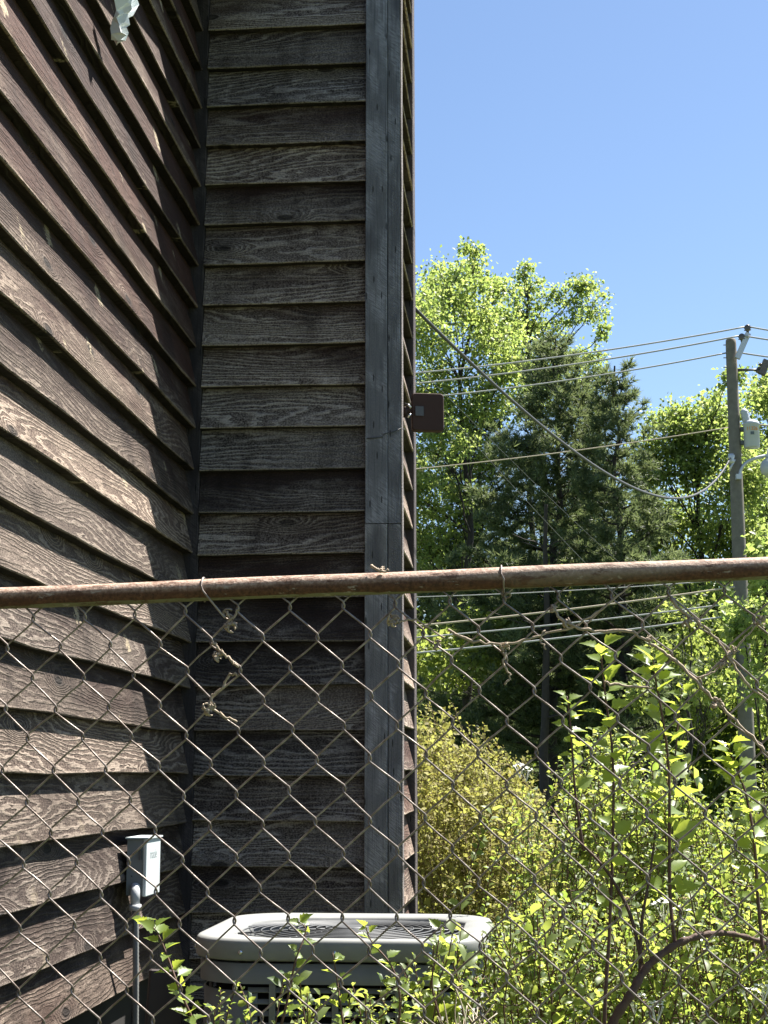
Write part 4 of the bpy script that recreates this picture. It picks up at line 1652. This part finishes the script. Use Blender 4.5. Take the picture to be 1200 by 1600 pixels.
def overhead(name, label, p0, p1, sag, rad, mat, n=40, twist=False, cat='cable', group=None):
    p0, p1 = Vector(p0), Vector(p1)
    pts = []
    for i in range(n + 1):
        f = i / n
        q = p0.lerp(p1, f)
        q.z -= sag * 4 * f * (1 - f)
        pts.append(q)
    root = p0.copy()
    mb = MB()
    if not hasattr(rad, '__len__'):
        rads = [rad] * (n + 1)
    else:
        rads = list(np.linspace(rad[0], rad[1], n + 1))
    mb.tube([p - root for p in pts], rads, 6)
    o = mb.build(name, mat)
    o.location = root
    return tag(o, label, cat, group)


GW = 'overhead lines to the utility pole'
overhead('power_line', 'uppermost power line from the pole top to the left', at(560, 590, 31), at(1168, 510, PD - .2), .12, .017, M_CABLE, group=GW)
overhead('power_line', 'second power line just below the uppermost one, left of the pole', at(560, 607, 31), at(1159, 524, PD - .2), .12, .017, M_CABLE, group=GW)
overhead('power_line', 'third power line meeting the pole side, left of the pole', at(560, 630, 31), at(1137, 551, PD), .12, .016, M_CABLE, group=GW)
overhead('power_line', 'pale line crossing the pine crowns above the rail', at(560, 741, 30.5), at(1138, 668, PD + .2), .08, .012, M_STRAW, group=GW)
overhead('power_line', 'uppermost power line right of the pole', at(1168, 510, PD - .2), at(1420, 528, 28), .1, .018, M_CABLE, group=GW)
overhead('power_line', 'second power line right of the pole', at(1159, 524, PD - .2), at(1420, 540, 28), .1, .018, M_CABLE, group=GW)
overhead('power_line', 'third power line right of the pole', at(1150, 550, PD), at(1420, 565, 28), .1, .018, M_CABLE, group=GW)
overhead('power_line', 'short pale line leaving the transformer to the right', at(1188, 664, PD - .1), at(1400, 668, 28), .05, .02, M_STRAW, group=GW)
overhead('service_cable', 'thick dark service cable sagging from the chase to the pole', at(628, 462, 6.6), at(1141, 716, PD - .2), .86, (.0085, .020), M_DARKCABLE, 60)
overhead('phone_line', 'bright line just under the rail behind the mesh', at(560, 986, 30.5), at(1148, 917, PD - .2), .06, .020, M_STRAW, group='communication lines under the rail')
overhead('phone_line', 'dark line below the bright line behind the mesh', at(560, 1003, 30.5), at(1150, 942, PD - .2), .06, .017, M_CABLE, group='communication lines under the rail')
overhead('phone_line', 'lowest grey line behind the mesh', at(560, 1028, 30.5), at(1150, 961, PD - .2), .06, .020, M_CABLE, group='communication lines under the rail')
overhead('phone_line', 'thin line just under the rail near the corner board', at(560, 935, 30.5), at(1148, 905, PD - .2), .06, .010, M_CABLE, group='communication lines under the rail')
overhead('drop_wire', 'thin wire dropping from the chase through the pines', at(636, 575, 6.7), at(1120, 1045, 30), .25, (.0014, .0045), M_BLACKCABLE, group='thin wires from the chase')
overhead('drop_wire', 'fainter thin wire beside it dropping from the chase', at(655, 575, 6.8), at(1120, 985, 30), .2, (.0011, .0036), M_BLACKCABLE, group='thin wires from the chase')


# ------------------------------------------------------------------ trees
def add_branch(mb, p0, p1, r0, r1, rng, sag=0.0, n=6, sides=6, wob=.025):
    p0, p1 = np.array(p0), np.array(p1)
    L = np.linalg.norm(p1 - p0)
    f = np.linspace(0, 1, n + 1)[:, None]
    pts = p0 + (p1 - p0) * f
    pts[:, 2] += sag * 4 * (f * (1 - f))[:, 0]
    if n > 1:
        pts[1:-1] += rng.normal(0, L * wob, (n - 1, 3))
    mb.tube([tuple(q) for q in pts], list(np.linspace(r0, r1, n + 1)), sides, False)
    return pts


def broadleaf(name, label, trunk_px, dist, lobes, leaf, mat, seed, dens=1.0, depth=1.0, trunk_r=.16, group='trees behind the house', clump=.45, up=.5):
    """lobes: (px, py, radius_px) describe the crown's lobes at the tree's own distance, spread in depth around the trunk"""
    rng = np.random.default_rng(seed)
    base = at(trunk_px, 1250, dist)
    base.z = 0
    b = np.array(base)
    root = empty(name, base, label, 'tree', group)
    ppm = FPX / dist
    wood = MB()
    lob = []
    for px, py, rp in lobes:
        R = rp / ppm
        c = np.array(at(px, py, dist)) + np.array(FWD) * rng.normal(0, depth)
        lob.append((c, R * .92, None))
        for q in range(4):
            u = rng.normal(0, 1, 3)
            u *= R * rng.uniform(.75, 1.15) / np.linalg.norm(u)
            lob.append((c + u * np.array([1, 1, .9]), R * rng.uniform(.16, .42), c))
    top = max(c[2] for c, R, q in lob)
    low = min(c[2] - R for c, R, q in lob)
    tt = b + np.array([0, 0, top * .96])
    hi = max(lob, key=lambda q: q[0][2])[0]
    tt[:2] = b[:2] * .4 + hi[:2] * .6
    tp_ = add_branch(wood, b - b, tt - b, trunk_r, trunk_r * .15, rng, 0, 10, 8, .012)
    Pl, Dl, Nl, Sl = [], [], [], []
    for c, R, par_c in lob:
        # limb from the trunk
        h = max(.5, (c[2] - R * .6) - rng.uniform(.6, 2.6))
        k = np.argmin(abs(tp_[:, 2] - h))
        if par_c is None:
            lp_ = add_branch(wood, tp_[k], c - b, trunk_r * (.28 - .17 * h / top), .012, rng, .1 * R, 5, 5)
        else:
            lp_ = add_branch(wood, par_c - b, c - b, .016, .006, rng, .05 * R, 5, 4)
        nsub = int(max(3, 24 * dens * (R / 1.0) ** 1.6))
        u = rng.normal(0, 1, (nsub, 3))
        u /= np.linalg.norm(u, axis=1, keepdims=True)
        rad = R * (.2 + 1.1 * rng.random(nsub) ** .8)
        sub = c + u * rad[:, None] * np.array([1, 1, .9])
        for s in sub:
            if rng.random() < .6:
                add_branch(wood, lp_[rng.integers(2, len(lp_))], s - b, .012, .004, rng, .03, 3, 3)
            cs = min(clump * rng.uniform(.4, 1.05), max(.16, R * .55))
            nl = int(rng.uniform(50, 85) * (cs / .4) ** 1.5)
            d = rng.normal(0, 1, (nl, 3))
            d *= cs * .62
            Pl.append(s + d * np.array([1, 1, .75]))
            Dl.append(d + rng.normal(0, .3, (nl, 3)) + np.array([0, 0, -.15]))
            Nl.append(np.array([0, 0, up]) + rng.normal(0, .6, (nl, 3)) + np.array(S) * .3)
            Sl.append(leaf * rng.uniform(.6, 1.25, nl))
    wood.build('trunk', M_BARK, root)
    me = leaf_mesh('crown', np.concatenate(Pl) - b, np.concatenate(Dl), np.concatenate(Nl), np.concatenate(Sl), mat, LEAF_QUAD)
    o = link('crown', me, root)
    o['kind'] = 'stuff'
    return root


def needles(P, D, rng, length, width, k):
    """k thin needle triangles for each tuft at P with axis D"""
    n = len(P)
    P = np.repeat(P, k, 0)
    D = np.repeat(D, k, 0)
    D = D / np.linalg.norm(D, axis=1, keepdims=True)
    d = D * .75 + rng.normal(0, .55, (n * k, 3))
    d /= np.linalg.norm(d, axis=1, keepdims=True)
    ln = length * rng.uniform(.6, 1.2, (n * k, 1))
    s = np.cross(d, rng.normal(0, 1, (n * k, 3)))
    s /= np.linalg.norm(s, axis=1, keepdims=True)
    V = np.stack([P - s * width, P + s * width, P + d * ln], 1)
    return V


def pine(name, label, px, py_top, dist, z_low, r_max, seed, dens=1.0, mat=M_PINE, trunk_r=.17, group='pine trees behind the house', upsweep=.25, taper=.75):
    rng = np.random.default_rng(seed)
    base = at(px, 1250, dist)
    base.z = 0
    b = np.array(base)
    H = at(px, py_top, dist).z
    root = empty(name, base, label, 'pine tree', group)
    wood = MB()
    tr_ = add_branch(wood, (0, 0, 0), (rng.normal(0, .15), rng.normal(0, .15), H), trunk_r, .02, rng, 0, 14, 8, .006)
    TP, TD = [], []
    z = z_low
    while z < H - .15:
        f = (z - z_low) / (H - z_low)
        prof = (1 - f) ** taper * (.55 + .45 * min(1, f * 4 + .35))
        nb = int(rng.integers(4, 7))
        a0 = rng.uniform(0, 6.28)
        for q in range(nb):
            a = a0 + q * 6.283 / nb + rng.normal(0, .25)
            L = r_max * prof * rng.uniform(.55, 1.2) + .22
            e = np.array([math.cos(a) * L, math.sin(a) * L, L * (upsweep + .5 * f + rng.normal(0, .1))])
            k = np.argmin(abs(tr_[:, 2] - z))
            o = np.array([tr_[k][0], tr_[k][1], z + rng.uniform(-.15, .15)])
            pts = add_branch(wood, o, o + e, .035 * (1 - f) + .012, .006, rng, -.06 * L, 6, 4)
            # branchlets
            m = max(3, int(L * 7.5 * dens))
            for g in range(m):
                ff = rng.uniform(.22, 1.0)
                i = min(int(ff * 6), 5)
                p = pts[i] + (pts[i + 1] - pts[i]) * (ff * 6 - i)
                d = np.array([math.cos(a), math.sin(a), .35]) * .6 + rng.normal(0, .55, 3) * np.array([1, 1, .45])
                d /= np.linalg.norm(d)
                bl = rng.uniform(.15, .5) * (1.1 - .4 * ff) * min(1.0, L)
                n_t = max(2, int(bl / .085))
                for t_ in range(n_t):
                    TP.append(p + d * bl * (t_ + 1) / n_t + rng.normal(0, .025, 3))
                    TD.append(d + np.array([0, 0, .4]) + rng.normal(0, .2, 3))
            TP.append(pts[-1])
            TD.append(e / np.linalg.norm(e) + np.array([0, 0, .4]))
        z += rng.uniform(.28, .46)
    # dead lower stubs
    for q in range(10):
        zz = rng.uniform(1.5, max(1.6, z_low))
        a = rng.uniform(0, 6.28)
        L = rng.uniform(.6, 1.8)
        add_branch(wood, (0, 0, zz), (math.cos(a) * L, math.sin(a) * L, zz + rng.uniform(-.1, .3)), .025, .006, rng, 0, 4, 4)
    wood.build('trunk', M_BARK, root)
    V = needles(np.array(TP), np.array(TD), rng, .19, .0125, 13)
    n = V.shape[0]
    me = np_mesh('crown', V.reshape(-1, 3), np.arange(n * 3).reshape(-1, 3), mat)
    o = link('crown', me, root)
    o['kind'] = 'stuff'
    return root


broadleaf('broadleaf_tree', 'tall sunlit broadleaf tree rising beside the right edge of the chase', 735, 44,
          [(700, 440, 42), (745, 425, 30), (670, 500, 45), (725, 500, 50), (770, 470, 34), (690, 570, 55), (760, 555, 45), (670, 640, 50),
           (730, 640, 50), (690, 720, 52), (660, 790, 45), (720, 780, 45), (655, 860, 40), (640, 560, 60), (610, 500, 60), (600, 640, 70), (610, 760, 70), (690, 850, 40),
           (690, 420, 22), (735, 415, 20), (775, 520, 34), (785, 590, 34), (760, 620, 40), (745, 700, 40), (700, 480, 40), (655, 450, 34), (790, 455, 26), (795, 520, 32), (780, 425, 14), (805, 570, 30), (650, 690, 44), (690, 660, 40)],
          .125, M_MAPLE2, 1, 1.25, 1.3, clump=.42)
broadleaf('broadleaf_tree', 'airy broadleaf tree with forked open top left of the right-hand pine', 850, 47,
          [(830, 445, 26), (825, 480, 30), (905, 465, 26), (915, 500, 24), (865, 520, 30), (820, 540, 34), (935, 545, 18), (930, 580, 22), (880, 570, 34), (840, 600, 40), (900, 640, 40), (800, 640, 40), (820, 430, 16), (915, 462, 16), (790, 500, 26), (800, 580, 34), (860, 470, 20), (880, 610, 30), (940, 520, 12), (860, 560, 26), (895, 500, 20), (905, 540, 24), (835, 510, 24)],
          .125, M_MAPLE2, 2, 1.15, .9, clump=.38)
pine('pine_tree', 'large dark pine with broad crown in the middle of the view', 862, 530, 37, 2.0, 3.6, 3, 2.6, taper=.95)
pine('pine_tree', 'slimmer pine with a spiky top left of the utility pole', 985, 572, 34.5, 2.2, 1.55, 4, 2.5)
pine('pine_tree', 'shadowy pine behind the corner of the chase', 762, 650, 47, 1.6, 4.1, 5, 2.1)
pine('pine_tree', 'low dark pine between the two larger pines', 915, 700, 41, 1.8, 2.0, 6, 1.6)
broadleaf('broadleaf_tree', 'rounded bright broadleaf tree directly left of the pole', 1075, 42,
          [(1050, 680, 40), (1090, 660, 38), (1120, 640, 34), (1030, 730, 38), (1080, 730, 45), (1130, 710, 45), (1020, 790, 36), (1070, 790, 42), (1120, 790, 42), (1010, 850, 34), (1060, 860, 40), (1130, 860, 34), (1095, 640, 16), (1000, 900, 36), (1050, 920, 40), (1000, 760, 30), (1040, 820, 40), (1100, 830, 40), (1105, 900, 40), (1060, 640, 20), (1010, 700, 20), (1150, 760, 40), (1090, 960, 44), (1140, 960, 40), (1030, 960, 40), (1150, 840, 40), (1075, 690, 36), (1035, 640, 14), (1140, 660, 34)],
          .125, M_MAPLE2, 7, 2.1, 1.2)
broadleaf('broadleaf_tree', 'bright broadleaf tree at the right edge behind the transformer', 1225, 45,
          [(1180, 640, 34), (1215, 620, 40), (1250, 640, 50), (1180, 700, 40), (1220, 720, 50), (1190, 780, 44), (1240, 800, 50), (1180, 850, 36), (1225, 880, 44), (1280, 720, 60), (1290, 850, 60), (1160, 900, 36), (1200, 930, 40)],
          .125, M_MAPLE2, 8, 1.9, 1.2)
broadleaf('young_tree', 'young bright tree crossing in front of the pole below the rail', 1215, 24,
          [(1195, 900, 34), (1180, 950, 30), (1160, 985, 22), (1215, 960, 40), (1190, 1010, 36), (1230, 1050, 50), (1180, 1060, 34), (1200, 850, 20)],
          .12, M_MAPLE2, 9, 1.6, .5, .06, 'young trees by the pole', .3)
broadleaf('broadleaf_tree', 'dark understory tree under the middle pine', 930, 40,
          [(880, 960, 60), (940, 990, 60), (1000, 990, 55), (1060, 1010, 55), (1110, 1030, 50), (820, 1000, 60), (760, 1010, 60), (700, 1020, 60), (650, 1020, 60), (900, 1060, 50), (980, 1080, 50), (1080, 1090, 50), (1150, 1100, 50)],
          .17, M_MAPLE, 10, 1.0, 1.8, .1, 'understory', .45)


broadleaf('young_tree', 'sunlit young tree left of the pole just below the rail', 1075, 31,
          [(1060, 965, 26), (1088, 1000, 30), (1112, 1050, 30), (1042, 1025, 26), (1075, 1080, 34), (1010, 1080, 24)],
          .12, M_MAPLE, 19, 1.3, .6, .06, 'young trees by the pole', .3)


# far woodland: a mass nobody could count
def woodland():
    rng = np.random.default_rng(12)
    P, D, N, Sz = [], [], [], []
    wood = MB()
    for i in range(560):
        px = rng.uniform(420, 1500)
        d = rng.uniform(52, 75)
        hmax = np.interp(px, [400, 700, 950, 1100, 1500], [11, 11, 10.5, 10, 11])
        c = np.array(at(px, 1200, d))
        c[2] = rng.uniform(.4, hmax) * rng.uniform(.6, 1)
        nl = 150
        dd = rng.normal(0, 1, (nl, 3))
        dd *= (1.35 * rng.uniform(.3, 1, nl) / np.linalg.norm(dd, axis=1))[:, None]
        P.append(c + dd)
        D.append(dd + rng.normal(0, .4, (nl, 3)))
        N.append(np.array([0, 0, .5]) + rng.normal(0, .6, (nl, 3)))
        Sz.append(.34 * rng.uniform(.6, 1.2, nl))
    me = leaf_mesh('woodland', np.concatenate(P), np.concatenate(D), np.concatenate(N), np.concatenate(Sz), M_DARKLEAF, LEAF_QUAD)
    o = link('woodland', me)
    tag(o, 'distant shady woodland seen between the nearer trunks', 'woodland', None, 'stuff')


woodland()
# bare trunks seen under the pines
rt = random.Random(15)
for (px, d, r, lb) in ((847, 34, .12, 'dark bare trunk left of the large pine trunk under the rail'), (1010, 38, .10, 'thin dark trunk right of the slim pine')):
    b_ = at(px, 1250, d)
    b_.z = 0
    t = empty('bare_trunk_tree', b_, lb, 'tree', 'bare trunks under the pines')
    mb = MB()
    rngt = np.random.default_rng(int(px))
    p_ = add_branch(mb, (0, 0, 0), (.2, 0, 7.5), r, .04, rngt, 0, 8, 8, .006)
    mb.build('trunk', M_BARK, t)
    for i in range(9):
        mb = MB()
        k = rt.randrange(2, 8)
        a = rt.uniform(0, 6.28)
        L = rt.uniform(.5, 1.5)
        add_branch(mb, p_[k], p_[k] + np.array([math.cos(a) * L, math.sin(a) * L, rt.uniform(.1, .6)]), .02, .005, rngt, 0, 3, 4)
        mb.build('dead_branch', M_BARK, t)
